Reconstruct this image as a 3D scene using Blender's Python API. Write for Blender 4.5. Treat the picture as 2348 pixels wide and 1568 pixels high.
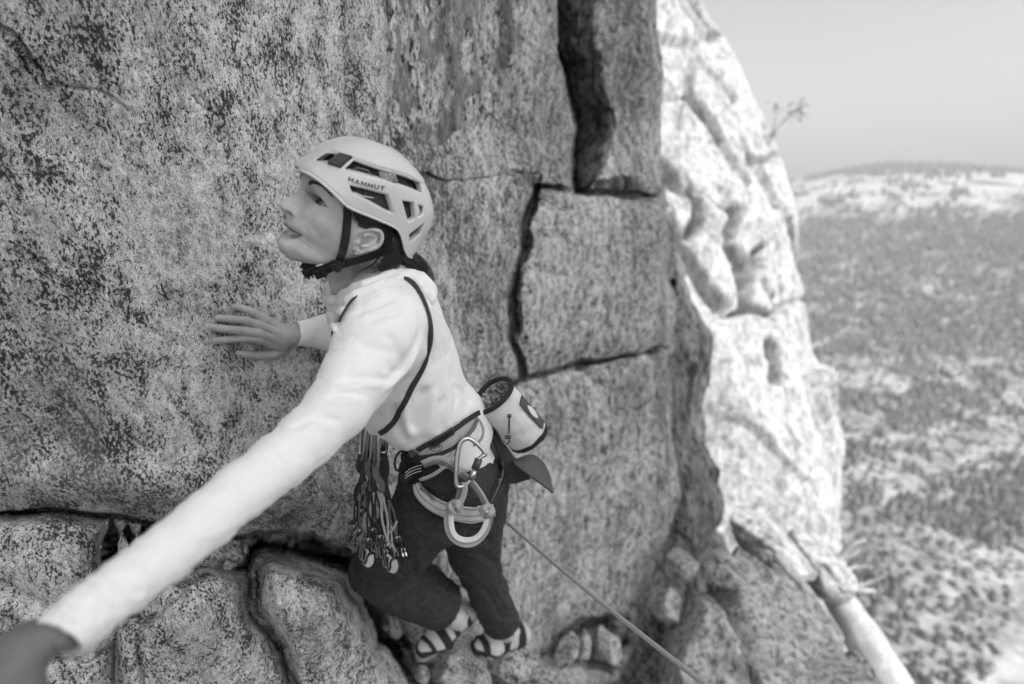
import bpy, bmesh, math, random
import numpy as np
from mathutils import Vector, Matrix
R = math.radians
random.seed(7); rng = np.random.RandomState(7)
for o in list(bpy.data.objects): bpy.data.objects.remove(o)
SC = bpy.context.scene
COL = SC.collection

# ------------------------------------------------------------------ camera
PITCH = R(15.9)
FPX = 1174.0                      # focal length in reference pixels (frame 2348 wide, 18 mm lens)
CP, SP = math.cos(PITCH), math.sin(PITCH)
cam_d = bpy.data.cameras.new('camera'); cam = bpy.data.objects.new('camera', cam_d); COL.objects.link(cam)
cam_d.sensor_width = 36; cam_d.lens = 18.0; cam_d.clip_start = 0.02; cam_d.clip_end = 30000
cam.location = (0, 0, 0); cam.rotation_euler = (math.pi/2 - PITCH, 0, 0)
cam_d.dof.use_dof = True; cam_d.dof.focus_distance = 0.98; cam_d.dof.aperture_fstop = 1.55
SC.camera = cam

# ------------------------------------------------------------------ light
SUN = Vector((0.50, -0.50, 0.70)).normalized()
sun_el = math.asin(SUN.z); sun_az = math.atan2(SUN.x, SUN.y)
w = bpy.data.worlds.new('World'); SC.world = w; w.use_nodes = True
nt = w.node_tree; nt.nodes.clear()
sky = nt.nodes.new('ShaderNodeTexSky'); sky.sky_type = 'NISHITA'; sky.sun_disc = False
sky.sun_elevation = sun_el; sky.sun_rotation = sun_az; sky.air_density = 1.0; sky.dust_density = 3.0; sky.ozone_density = 1.0
bw = nt.nodes.new('ShaderNodeRGBToBW'); bg = nt.nodes.new('ShaderNodeBackground'); bg.inputs[1].default_value = 0.15
wo = nt.nodes.new('ShaderNodeOutputWorld')
nt.links.new(sky.outputs[0], bw.inputs[0]); nt.links.new(bw.outputs[0], bg.inputs[0]); nt.links.new(bg.outputs[0], wo.inputs[0])
sl = bpy.data.lights.new('sun', 'SUN'); sl.energy = 3.1; sl.angle = R(0.53); sl.color = (1, 1, 1)
so = bpy.data.objects.new('sun', sl); COL.objects.link(so); so.location = (5, -5, 20)
so.rotation_euler = (-SUN).to_track_quat('-Z', 'Y').to_euler()
SC.view_settings.view_transform = 'Standard'; SC.view_settings.look = 'None'
SC.view_settings.exposure = 0.92; SC.view_settings.gamma = 1.0; SC.view_settings.use_curve_mapping = False
SC.cycles.max_bounces = 5; SC.cycles.diffuse_bounces = 3; SC.cycles.glossy_bounces = 2; SC.cycles.transmission_bounces = 2
SC.cycles.volume_bounces = 0; SC.cycles.use_denoising = True
SC.cycles.sample_clamp_indirect = 4

# ------------------------------------------------------------------ camera-frame helpers (x right, y down, z forward, metres)
def Q(px, py, d): return np.array([(px-1174.0)/FPX*d, (py-784.0)/FPX*d, d])
def W(p):
    p = np.asarray(p, float); out = np.empty(p.shape)
    x, y, z = p[..., 0], p[..., 1], p[..., 2]
    out[..., 0] = x; out[..., 1] = CP*z - SP*y; out[..., 2] = -SP*z - CP*y
    return out
def WQ(px, py, d): return Vector(W(Q(px, py, d)))
def unit(v): v = np.asarray(v, float); return v/np.linalg.norm(v)

# ------------------------------------------------------------------ noise
def _h(i, j, k, s):
    n = (i*73856093) ^ (j*19349663) ^ (k*83492791) ^ (s*2654435761 & 0x7fffffff)
    n = (n ^ (n >> 13)) & 0x7fffffff
    n = (n*1274126177) & 0x7fffffff
    n = (n ^ (n >> 16)) & 0x7fffffff
    return (n & 0xffff)/32767.5 - 1.0
def vnoise(P, s=0):
    P = np.asarray(P, float); f = np.floor(P); t = P-f; t = t*t*t*(t*(t*6-15)+10); f = f.astype(np.int64)
    i, j, k = f[..., 0], f[..., 1], f[..., 2]; x, y, z = t[..., 0], t[..., 1], t[..., 2]
    def L(a, b, c): return a+(b-a)*c
    return L(L(L(_h(i, j, k, s), _h(i+1, j, k, s), x), L(_h(i, j+1, k, s), _h(i+1, j+1, k, s), x), y),
             L(L(_h(i, j, k+1, s), _h(i+1, j, k+1, s), x), L(_h(i, j+1, k+1, s), _h(i+1, j+1, k+1, s), x), y), z)
def fbm(P, o=4, s=0, g=0.5):
    r = 0; a = 1; t = 0; P = np.asarray(P, float)
    for k in range(o):
        r = r + a*vnoise(P*(2.03**k)+k*17.3, s+k); t += a; a *= g
    return r/t
def cells(P, n, seed, soft=0.0):
    """angular facets: every point takes the random plane of its nearest seed; returns height and distance to the cell border"""
    r_ = np.random.RandomState(seed); sh = P.shape[:-1]; q = P.reshape(-1, 3); lo = q.min(0); hi = q.max(0); S_ = lo+(hi-lo)*r_.uniform(size=(n, 3)); off = r_.uniform(-1, 1, n); sl_ = r_.normal(0, 1, (n, 3)); h = np.empty(len(q)); e = np.empty(len(q))
    for i in range(0, len(q), 20000):
        b = q[i:i+20000]; d = ((b[:, None, :]-S_[None])**2).sum(-1); k = np.argpartition(d, 1, axis=1)[:, :2]; d0 = np.take_along_axis(d, k, 1); sw = d0[:, 0] > d0[:, 1]; k0 = np.where(sw, k[:, 1], k[:, 0]); k1 = np.where(sw, k[:, 0], k[:, 1])
        h[i:i+20000] = off[k0]+((b-S_[k0])*sl_[k0]).sum(1); e[i:i+20000] = (np.sqrt(d.take(0) if False else np.take_along_axis(d, k1[:, None], 1)[:, 0])-np.sqrt(np.take_along_axis(d, k0[:, None], 1)[:, 0]))
    return h.reshape(sh), e.reshape(sh)
def ss(a, b, x): t = np.clip((x-a)/(b-a), 0, 1); return t*t*(3-2*t)

# ------------------------------------------------------------------ objects
MATS = {}
def link(o, parent=None):
    COL.objects.link(o)
    if parent is not None: o.parent = parent
    return o
def wloc(o):
    v = Vector((0, 0, 0))
    while o is not None: v = v + o.location; o = o.parent
    return v
def thing(name, label, cat, loc, group=None):
    o = bpy.data.objects.new(name, None); COL.objects.link(o); o.location = loc; o.empty_display_size = 0.05
    o['label'] = label; o['category'] = cat
    if group: o['group'] = group
    return o
def tag(o, label, cat, group=None):
    o['label'] = label; o['category'] = cat
    if group: o['group'] = group
    return o
def mesh_np(name, V, F, mat, parent=None, smooth=True, loc=None, kind=None, mats=None, midx=None):
    """V in world coordinates; F (n,3) or (n,4) array or list of lists"""
    V = np.asarray(V, float)
    o = bpy.data.objects.new(name, bpy.data.meshes.new(name)); link(o, parent)
    base = np.array(wloc(parent)) if parent is not None else np.zeros(3)
    if parent is None:
        base = np.array(loc) if loc is not None else np.array([V[:, 0].mean(), V[:, 1].mean(), V[:, 2].min()])
        o.location = Vector(base)
    me = o.data
    Vl = (V-base).astype(np.float32)
    if isinstance(F, np.ndarray):
        n, k = F.shape
        me.vertices.add(len(Vl)); me.vertices.foreach_set('co', Vl.ravel())
        me.loops.add(n*k); me.loops.foreach_set('vertex_index', F.ravel().astype(np.int32))
        me.polygons.add(n); me.polygons.foreach_set('loop_start', np.arange(0, n*k, k, dtype=np.int32))
        me.update(calc_edges=True)
    else:
        me.from_pydata([tuple(v) for v in Vl], [], [tuple(f) for f in F]); me.update()
    if smooth: me.polygons.foreach_set('use_smooth', np.ones(len(me.polygons), bool))
    for m in (mats or [mat]): me.materials.append(m)
    if midx is not None: me.polygons.foreach_set('material_index', np.asarray(midx, np.int32))
    if kind: o['kind'] = kind
    return o
def grid_faces(nr, nc):
    i = np.arange(nr-1)[:, None]*nc+np.arange(nc-1)[None, :]; i = i.ravel()
    return np.stack([i, i+nc, i+nc+1, i+1], 1)

class MB:
    """collects several shapes (camera-frame metres) into one mesh"""
    def __init__(s): s.V = []; s.F = []; s.n = 0
    def add(s, V, F):
        V = np.asarray(V, float); s.V.append(V); s.F += [[i+s.n for i in f] for f in F]; s.n += len(V)
    def tube(s, pts, r, n=8, flat=1.0, up=None, closed=False, cap=True):
        """tube along points; r scalar/list; flat = thickness ratio along local normal"""
        P = np.asarray(pts, float); m = len(P); r = np.broadcast_to(np.asarray(r, float), (m,))
        T = np.gradient(P, axis=0) if not closed else (np.roll(P, -1, 0)-np.roll(P, 1, 0))
        T /= np.linalg.norm(T, axis=1)[:, None]+1e-12
        u = np.asarray(up if up is not None else (0, 0, 1.0), float)
        if up is None and abs(T[0] @ u) > .9: u = np.array([1., 0, 0])
        V = []
        for i in range(m):
            t = T[i]
            b = np.cross(t, u); b /= np.linalg.norm(b)+1e-9; nn = np.cross(b, t)
            if up is None: u = nn
            for k in range(n):
                a = 2*math.pi*k/n
                V.append(P[i]+r[i]*(math.cos(a)*b+flat*math.sin(a)*nn))
        F = []
        for i in range(m if closed else m-1):
            j = (i+1) % m
            for k in range(n):
                F.append([i*n+k, i*n+(k+1) % n, j*n+(k+1) % n, j*n+k])
        if cap and not closed: F.append(list(range(n))[::-1]); F.append([(m-1)*n+k for k in range(n)])
        s.add(V, F)
    def strap(s, pts, w, th, up):
        """flat ribbon with thickness; w = half width (scalar/list); up = normal or list of normals"""
        P = np.asarray(pts, float); m = len(P); w_ = np.broadcast_to(np.asarray(w, float), (m,))
        U = np.broadcast_to(np.asarray(up, float), (m, 3)); T = np.gradient(P, axis=0); V = []
        for i in range(m):
            t = T[i]/np.linalg.norm(T[i]); b = np.cross(t, U[i]); b /= np.linalg.norm(b)+1e-9; nn = np.cross(b, t)
            for a, c in ((-1, -.7), (-.85, -1), (.85, -1), (1, -.7), (1, .7), (.85, 1), (-.85, 1), (-1, .7)):
                V.append(P[i]+b*w_[i]*a+nn*th*c)
        F = []
        for i in range(m-1):
            for k in range(8): F.append([i*8+k, i*8+(k+1) % 8, (i+1)*8+(k+1) % 8, (i+1)*8+k])
        F += [list(range(8))[::-1], [(m-1)*8+k for k in range(8)]]
        s.add(V, F)
    def box(s, c, ax, ay, az, hx, hy, hz, bev=0.25):
        c = np.asarray(c, float); b = min(hx, hy, hz)*bev; V = []; F = []
        bm = bmesh.new(); bmesh.ops.create_cube(bm, size=2)
        for v in bm.verts: v.co = Vector((v.co.x*hx, v.co.y*hy, v.co.z*hz))
        bmesh.ops.bevel(bm, geom=bm.edges[:], offset=b, segments=2, affect='EDGES', profile=.6)
        bm.verts.index_update()
        for v in bm.verts: V.append(c+np.asarray(ax)*v.co.x+np.asarray(ay)*v.co.y+np.asarray(az)*v.co.z)
        F = [[v.index for v in f.verts] for f in bm.faces]; bm.free(); s.add(V, F)
    def build(s, name, mat, parent=None, **k):
        return mesh_np(name, W(np.concatenate(s.V)), s.F, mat, parent, **k)
def spline(pts, n=40, closed=False):
    """Catmull-Rom through points"""
    P = np.asarray(pts, float); m = len(P)
    if closed: E = np.concatenate([P[-1:], P, P[:2]])
    else: E = np.concatenate([2*P[:1]-P[1:2], P, 2*P[-1:]-P[-2:-1]])
    segs = m if closed else m-1; u = np.linspace(0, segs, n, endpoint=not closed); i = np.minimum(u.astype(int), segs-1); t = (u-i)[:, None]
    a, b, c, d = E[i], E[i+1], E[i+2], E[i+3]
    return .5*((2*b)+(c-a)*t+(2*a-5*b+4*c-d)*t*t+(3*b-a-3*c+d)*t**3)

# ------------------------------------------------------------------ signed distance modelling
def sd_cap(P, a, b, ra, rb):
    a = np.asarray(a, float); b = np.asarray(b, float); ab = b-a
    t = np.clip(((P-a) @ ab)/(ab @ ab), 0, 1)
    return np.linalg.norm(P-a-t[:, None]*ab, axis=1)-(ra+(rb-ra)*t)
def sd_chain(P, pts, rs, k=0.0):
    d = None
    for i in range(len(pts)-1):
        e = sd_cap(P, pts[i], pts[i+1], rs[i], rs[i+1]); d = e if d is None else (smin(d, e, k) if k else np.minimum(d, e))
    return d
def sd_ell(P, c, axes, r):
    """axes 3x3 rows, r radii"""
    L = (P-np.asarray(c)) @ np.asarray(axes).T; r = np.asarray(r, float)
    k0 = np.linalg.norm(L/r, axis=1); k1 = np.linalg.norm(L/(r*r), axis=1)
    return k0*(k0-1)/(k1+1e-9)
def smin(a, b, k):
    h = np.maximum(k-np.abs(a-b), 0)/k; return np.minimum(a, b)-h*h*k*.25
def smax(a, b, k): return -smin(-a, -b, k)
def sd_ecap(P, a, b, ax, ra, rb):
    """capsule with elliptic cross section: ax = unit lateral axis; ra, rb = (lateral, other) radii"""
    a = np.asarray(a, float); b = np.asarray(b, float); ab = b-a
    t = np.clip(((P-a) @ ab)/(ab @ ab), 0, 1); v = P-a-t[:, None]*ab
    l = v @ np.asarray(ax); o = np.sqrt(np.maximum((v*v).sum(1)-l*l, 0))
    rl = ra[0]+(rb[0]-ra[0])*t; ro = ra[1]+(rb[1]-ra[1])*t
    k0 = np.sqrt((l/rl)**2+(o/ro)**2); k1 = np.sqrt((l/rl**2)**2+(o/ro**2)**2)
    return k0*(k0-1)/(k1+1e-9)
def sd_poly(X, Y, poly):
    poly = np.asarray(poly, float); n = len(poly); d = np.full(X.shape, 1e9); inside = np.zeros(X.shape, bool)
    for i in range(n):
        a = poly[i]; b = poly[(i+1) % n]; e = b-a; wx = X-a[0]; wy = Y-a[1]
        t = np.clip((wx*e[0]+wy*e[1])/(e @ e+1e-12), 0, 1)
        d = np.minimum(d, (wx-t*e[0])**2+(wy-t*e[1])**2)
        c = ((a[1] <= Y) != (b[1] <= Y)) & (X < (b[0]-a[0])*(Y-a[1])/(b[1]-a[1]+1e-12)+a[0])
        inside ^= c
    d = np.sqrt(d); return np.where(inside, -d, d)
def sd_line2(X, Y, pts):
    pts = np.asarray(pts, float); d = np.full(X.shape, 1e9); tt = np.zeros(X.shape); m = len(pts)-1
    for i in range(m):
        a = pts[i]; e = pts[i+1]-a; wx = X-a[0]; wy = Y-a[1]
        t = np.clip((wx*e[0]+wy*e[1])/(e @ e+1e-12), 0, 1); q = (wx-t*e[0])**2+(wy-t*e[1])**2
        m_ = q < d; d = np.where(m_, q, d); tt = np.where(m_, (i+t)/m, tt)
    return np.sqrt(d), tt
def sdf_mesh(f, lo, hi, h, B=16, lip=1.6):
    """surface nets on a sparse block grid; f maps (N,3) -> (N,), camera-frame metres"""
    lo = np.asarray(lo, float); hi = np.asarray(hi, float)
    nb = np.maximum(np.ceil((hi-lo)/(h*B)).astype(int), 1)
    bi = np.stack(np.meshgrid(*[np.arange(n) for n in nb], indexing='ij'), -1).reshape(-1, 3)
    cen = lo+(bi+.5)*B*h; rad = B*h*math.sqrt(3)/2
    keep = np.abs(f(cen)) < rad*lip; bi = bi[keep]
    n = nb*B+1; G = np.full(tuple(n), np.nan, np.float32)
    loc = np.stack(np.meshgrid(*[np.arange(B+1)]*3, indexing='ij'), -1).reshape(-1, 3)
    for s in range(0, len(bi), 60):
        blk = bi[s:s+60]; idx = (blk[:, None, :]*B+loc[None]).reshape(-1, 3)
        v = f(lo+idx*h); G[idx[:, 0], idx[:, 1], idx[:, 2]] = v
    ok = np.isfinite(G); S = G < 0
    c0 = np.zeros(tuple(n-1), np.int8); okc = np.ones(tuple(n-1), bool)
    for a in (0, 1):
        for b in (0, 1):
            for c in (0, 1):
                sl_ = (slice(a, a+n[0]-1), slice(b, b+n[1]-1), slice(c, c+n[2]-1)); c0 += S[sl_]; okc &= ok[sl_]
    act = okc & (c0 > 0) & (c0 < 8); ci = np.argwhere(act); vid = -np.ones(act.shape, np.int64); vid[act] = np.arange(len(ci))
    acc = np.zeros((len(ci), 3)); cnt = np.zeros(len(ci))
    for ax in range(3):
        o1, o2 = [k for k in range(3) if k != ax]
        for b in (0, 1):
            for c in (0, 1):
                p = ci.copy(); p[:, o1] += b; p[:, o2] += c; q = p.copy(); q[:, ax] += 1
                g0 = G[p[:, 0], p[:, 1], p[:, 2]]; g1 = G[q[:, 0], q[:, 1], q[:, 2]]
                m_ = (g0 < 0) != (g1 < 0); t = np.where(m_, g0/(g0-g1+1e-20), 0)
                e = p.astype(float); e[:, ax] += t; acc[m_] += e[m_]; cnt[m_] += 1
    V = lo+acc/cnt[:, None]*h; FF = []
    for ax in range(3):
        o1, o2 = [k for k in range(3) if k != ax]
        sa = [slice(None)]*3; sb = [slice(None)]*3; sa[ax] = slice(0, -1); sb[ax] = slice(1, None)
        e = np.argwhere((S[tuple(sa)] != S[tuple(sb)]) & ok[tuple(sa)] & ok[tuple(sb)])
        e = e[(e[:, o1] > 0) & (e[:, o2] > 0) & (e[:, o1] < n[o1]-1) & (e[:, o2] < n[o2]-1)]
        s0 = S[e[:, 0], e[:, 1], e[:, 2]]
        def cv(d1, d2):
            q = e.copy(); q[:, o1] -= d1; q[:, o2] -= d2; return vid[q[:, 0], q[:, 1], q[:, 2]]
        f4 = np.stack([cv(1, 1), cv(0, 1), cv(0, 0), cv(1, 0)], 1)
        if ax == 1: s0 = ~s0
        f4[~s0] = f4[~s0][:, ::-1]; FF.append(f4[(f4 >= 0).all(1)])
    return V, np.concatenate(FF)
def sdf_obj(name, f, lo, hi, h, mat, parent=None, relax=1, **k):
    V, F = sdf_mesh(f, lo, hi, h)
    for _ in range(relax): V = relax_mesh(V, F)
    print('sdf', name, len(V)); return mesh_np(name, W(V), F, mat, parent, **k)
def relax_mesh(V, F, a=.5):
    acc = np.zeros_like(V); cnt = np.zeros(len(V))
    for i in range(4):
        j = (i+1) % 4
        for x, y in ((F[:, i], F[:, j]), (F[:, j], F[:, i])):
            for c in range(3): acc[:, c] += np.bincount(x, V[y, c], len(V))
            cnt += np.bincount(x, minlength=len(V))
    return V*(1-a)+a*acc/np.maximum(cnt, 1)[:, None]

# ------------------------------------------------------------------ materials
class NT:
    def __init__(s, name):
        s.m = bpy.data.materials.new(name); s.m.use_nodes = True; s.t = s.m.node_tree; s.t.nodes.clear()
        s.out = s.t.nodes.new('ShaderNodeOutputMaterial'); s.b = s.t.nodes.new('ShaderNodeBsdfPrincipled'); s.l(s.b.outputs[0], s.out.inputs[0])
        s.tc = s.t.nodes.new('ShaderNodeTexCoord'); s.co = s.tc.outputs['Object']; MATS[name] = s.m
    def l(s, a, b): s.t.links.new(a, b)
    def n(s, t, **k):
        x = s.t.nodes.new(t)
        for a, v in k.items(): setattr(x, a, v)
        return x
    def map(s, scale=(1, 1, 1), rot=(0, 0, 0), loc=(0, 0, 0), src=None):
        x = s.n('ShaderNodeMapping'); x.inputs[1].default_value = loc; x.inputs[2].default_value = rot; x.inputs[3].default_value = scale
        s.l(src or s.co, x.inputs[0]); return x.outputs[0]
    def noise(s, scale, detail=4, rough=.55, vec=None, dist=0, lac=2.0):
        x = s.n('ShaderNodeTexNoise'); x.inputs['Scale'].default_value = scale; x.inputs['Detail'].default_value = detail
        x.inputs['Roughness'].default_value = rough; x.inputs['Distortion'].default_value = dist; s.l(vec or s.co, x.inputs['Vector']); return x.outputs[0]
    def voro(s, scale, vec=None, feature='F1', out=0, rand=1):
        x = s.n('ShaderNodeTexVoronoi', feature=feature); x.inputs['Scale'].default_value = scale; x.inputs['Randomness'].default_value = rand
        s.l(vec or s.co, x.inputs['Vector']); return x.outputs[out]
    def ramp(s, v, stops, interp='LINEAR'):
        x = s.n('ShaderNodeValToRGB'); x.color_ramp.interpolation = interp; e = x.color_ramp.elements
        while len(e) > 1: e.remove(e[-1])
        e[0].position = stops[0][0]; e[0].color = (stops[0][1],)*3+(1,)
        for p, c in stops[1:]:
            y = e.new(p); y.color = (c, c, c, 1)
        s.l(v, x.inputs[0]); return x.outputs[0]
    def mix(s, a, b, f, mode='MIX'):
        x = s.n('ShaderNodeMix', data_type='RGBA', blend_type=mode)
        for v, i in ((f, 0), (a, 6), (b, 7)):
            if isinstance(v, (int, float)):
                x.inputs[i].default_value = v if i == 0 else (v, v, v, 1)
            else: s.l(v, x.inputs[i])
        return x.outputs[2]
    def math(s, op, a, b=0.0):
        x = s.n('ShaderNodeMath', operation=op)
        for i, v in enumerate((a, b)):
            if isinstance(v, (int, float)): x.inputs[i].default_value = v
            else: s.l(v, x.inputs[i])
        return x.outputs[0]
    def bump(s, h, strength=.5, dist=.01, prev=None):
        x = s.n('ShaderNodeBump'); x.inputs['Strength'].default_value = strength; x.inputs['Distance'].default_value = dist
        s.l(h, x.inputs['Height'])
        if prev is not None: s.l(prev, x.inputs['Normal'])
        return x.outputs[0]
    def fin(s, col=None, rough=.8, normal=None, metal=0, spec=None, **k):
        if isinstance(col, (int, float)): s.b.inputs['Base Color'].default_value = (col, col, col, 1)
        elif col is not None: s.l(col, s.b.inputs['Base Color'])
        if isinstance(rough, (int, float)): s.b.inputs['Roughness'].default_value = rough
        else: s.l(rough, s.b.inputs['Roughness'])
        s.b.inputs['Metallic'].default_value = metal
        if spec is not None: s.b.inputs['Specular IOR Level'].default_value = spec
        if normal is not None: s.l(normal, s.b.inputs['Normal'])
        return s.m

def granite(name, light=.42, dark=.03, fleck=190, blotch=.5, streak=0.0, stretch=(1, 1, .6), lich=.5, lscale=3.0, bump=.35, contrast=1.0, seed=0.0, lth=0.0, bigmod=.45):
    m = NT(name); loc = (seed, seed*1.7, seed*.6); v = m.map(stretch, (0, .25, .3), loc)
    grain = m.noise(fleck, 3, .6, v); g2 = m.noise(fleck*.45, 4, .65, v, .6)
    mid = m.noise(22, 5, .65, v, .4); big = m.noise(lscale, 6, .68, v, .8)
    base = m.mix(m.ramp(g2, [(.34, light*.50), (.48, light*.88), (.62, light*1.12)]), m.ramp(mid, [(.35, .62), (.52, .95), (.7, 1.1)]), 1.0, 'MULTIPLY')
    # black mica flecks, denser in patches
    thr = m.math('ADD', m.math('MULTIPLY', grain, 1.0), m.math('MULTIPLY', m.math('SUBTRACT', mid, .5), -.60*contrast))
    thr = m.math('ADD', thr, m.math('MULTIPLY', m.math('SUBTRACT', big, .5), bigmod*contrast))
    fine = m.ramp(m.noise(fleck*2.3, 2, .6, v), [(.54, 0), (.60, 1)]); base = m.mix(base, dark*1.5, m.math('MULTIPLY', fine, .62*min(contrast, 1.0)))
    fm = m.ramp(thr, [(.515, 0), (.60, 1)])
    base = m.mix(base, dark, m.math('MULTIPLY', fm, min(1.0, .92*contrast)))
    # lichen / weather stain patches
    lm = m.ramp(m.math('ADD', big, m.math('MULTIPLY', m.math('SUBTRACT', mid, .5), .45)), [(.53+lth, 0), (.60+lth, 1)])
    base = m.mix(base, m.mix(light*.16, light*.36, m.ramp(g2, [(.35, 0), (.6, 1)])), m.math('MULTIPLY', lm, lich))
    if streak:
        sv = m.map((5.5, 5.5, .55), (0, 0, 0), loc); st = m.noise(1.0, 5, .62, sv, .3)
        sm = m.ramp(st, [(.50, 0), (.64, 1)])
        base = m.mix(base, m.mix(base, .25, 1.0, 'MULTIPLY'), m.math('MULTIPLY', sm, streak))
    n1 = m.bump(g2, bump, .004); n2 = m.bump(mid, bump*1.2, .02, n1)
    return m.fin(base, .9, n2, spec=.2)
def plain(name, col, rough=.6, metal=0, spec=None, nb=0, nscale=300, var=0):
    m = NT(name); c = col; nm = None
    if var:
        c = m.mix(col*(1-var), min(col*(1+var), 1), m.noise(nscale*.15, 3))
    if nb: nm = m.bump(m.noise(nscale, 3), nb, .001)
    return m.fin(c, rough, nm, metal, spec)
# ================================================================== the cliff
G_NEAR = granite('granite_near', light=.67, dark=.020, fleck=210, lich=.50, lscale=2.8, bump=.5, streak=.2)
G_MID = granite('granite_mid', light=.64, dark=.025, fleck=90, lich=.42, lscale=1.5, bump=.7, streak=.35, stretch=(1, 1, .75), seed=4)
G_STAIN = granite('granite_stained', light=.66, dark=.02, fleck=70, lich=.85, lscale=7, bump=.7, streak=.75, stretch=(1, 1, .6), seed=2, lth=-.07, contrast=1.1)
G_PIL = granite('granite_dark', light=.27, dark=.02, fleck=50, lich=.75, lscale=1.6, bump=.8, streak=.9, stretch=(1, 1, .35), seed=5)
G_SUN = granite('granite_sunlit', light=.56, dark=.06, fleck=14, lich=.45, lscale=1.5, bump=.8, streak=.0, seed=9, contrast=.3, lth=.06)
G_BOULD = granite('granite_boulder', light=.58, dark=.06, fleck=36, lich=.22, lscale=2.0, bump=.5, seed=13, contrast=.7)

XC = np.array([-1500, -700, -300, 0, 300, 560, 750, 880, 1000, 1150, 1300, 1420, 1540], float)
XD = np.array([.42, .62, .80, .93, 1.04, 1.16, 1.33, 1.50, 1.72, 2.15, 2.65, 3.05, 3.5], float)
YR = np.array([-900, -400, 0, 400, 784, 1200, 1568, 2300], float)
YF = np.array([.72, .78, .86, .935, 1.0, 1.07, 1.12, 1.2], float)
def csmooth(x, X, Y):
    """Hermite interpolation of a table"""
    m = np.gradient(Y, X); i = np.clip(np.searchsorted(X, x)-1, 0, len(X)-2); h = X[i+1]-X[i]; t = np.clip((x-X[i])/h, 0, 1)
    return (2*t**3-3*t*t+1)*Y[i]+(t**3-2*t*t+t)*h*m[i]+(-2*t**3+3*t*t)*Y[i+1]+(t**3-t*t)*h*m[i+1]
def wall_base(X, Y): return csmooth(X, XC, XD)*csmooth(Y, YR, YF)

CRACKS = [  # polyline (px), half width px, relative depth, roundness px, one-side shoulder
    ([(-200, 1150), (0, 1172), (90, 1166), (230, 1186), (330, 1196), (400, 1212), (480, 1222), (560, 1238), (640, 1226), (720, 1236), (800, 1262), (850, 1300)], 10, .10, 45),
    ([(252, 1190), (258, 1250), (266, 1330), (275, 1400), (262, 1480), (265, 1568), (270, 1700)], 8, .08, 40),
    ([(285, 1215), (292, 1260), (296, 1320)], 6, .05, 20), ([(322, 1200), (330, 1240), (326, 1300)], 7, .06, 20),
    ([(520, 1300), (560, 1306), (600, 1240)], 12, .08, 25),
    ([(575, 1290), (570, 1350), (600, 1430), (640, 1480), (690, 1568), (720, 1700)], 5, .04, 40),
    ([(600, 1245), (700, 1258), (790, 1275), (850, 1330)], 26, .22, 30),
    ([(840, 1310), (862, 1390), (905, 1470), (955, 1540), (1000, 1600), (1060, 1750)], 44, .45, 50),
    ([(872, 0), (880, 60), (872, 140), (890, 230), (870, 300)], 4, .012, 20),
    ([(1262, -300), (1268, 0), (1275, 110), (1300, 200), (1318, 290), (1322, 330), (1316, 400), (1318, 432)], 9, .07, 40),
    ([(960, 395), (1010, 414), (1080, 410), (1160, 398), (1240, 402)], 3, .02, 14),
    ([(1238, 402), (1236, 430)], 3, .03, 10),
    ([(1232, 431), (1320, 436), (1400, 441), (1480, 446), (1560, 448)], 6, .07, 26),
    ([(1232, 431), (1222, 480), (1205, 520), (1203, 570), (1188, 610), (1178, 650), (1172, 700), (1174, 780), (1190, 820), (1200, 866)], 9, .09, 34),
    ([(1180, 650), (1184, 700), (1182, 760)], 15, .10, 12),
    ([(1180, 878), (1215, 862), (1280, 848), (1340, 838), (1420, 818), (1500, 806), (1540, 802)], 6, .08, 30),
    ([(1540, 640), (1552, 700), (1548, 760), (1532, 810), (1536, 880), (1534, 960), (1558, 1060)], 6, .08, 20),
    ([(230, 700), (205, 640)], 2, .004, 8), ([(430, 215), (470, 250), (510, 275)], 2, .006, 8), ([(560, 150), (556, 190), (575, 240)], 2, .006, 8),
    ([(455, 220), (500, 270)], 2, .006, 8), ([(620, 270), (640, 330)], 2, .006, 8), ([(520, 1100), (490, 1160), (500, 1190)], 2, .006, 8),
    ([(690, 540), (700, 600)], 2, .004, 8), ([(10, 60), (60, 130), (120, 220)], 3, .008, 14), ([(100, 190), (230, 205), (300, 260)], 3, .006, 14),
    ([(120, 900), (200, 960), (270, 1060)], 2, .006, 14), ([(40, 560), (130, 640), (220, 660)], 3, .006, 16),
]
BUMPS = [  # px centre, radii, relative offset (+ = farther)
    (1230, 1000, 60, 250, .006), (1430, 1050, 60, 250, -.02), (1360, 620, 150, 190, -.035),
    (180, 640, 200, 150, -.012), (120, 300, 140, 120, .02), (430, 900, 240, 200, -.018), (560, 300, 200, 200, -.012), (120, 1340, 110, 110, -.055),
    (420, 1420, 120, 110, -.06), (730, 1400, 150, 90, -.06), (330, 1110, 220, 60, -.03), (650, 1130, 180, 70, -.035), (1050, 200, 130, 200, -.012),
    (60, 1010, 150, 60, .02), (1380, 1330, 90, 160, .03), (1330, 1470, 80, 40, .10),
]
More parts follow.
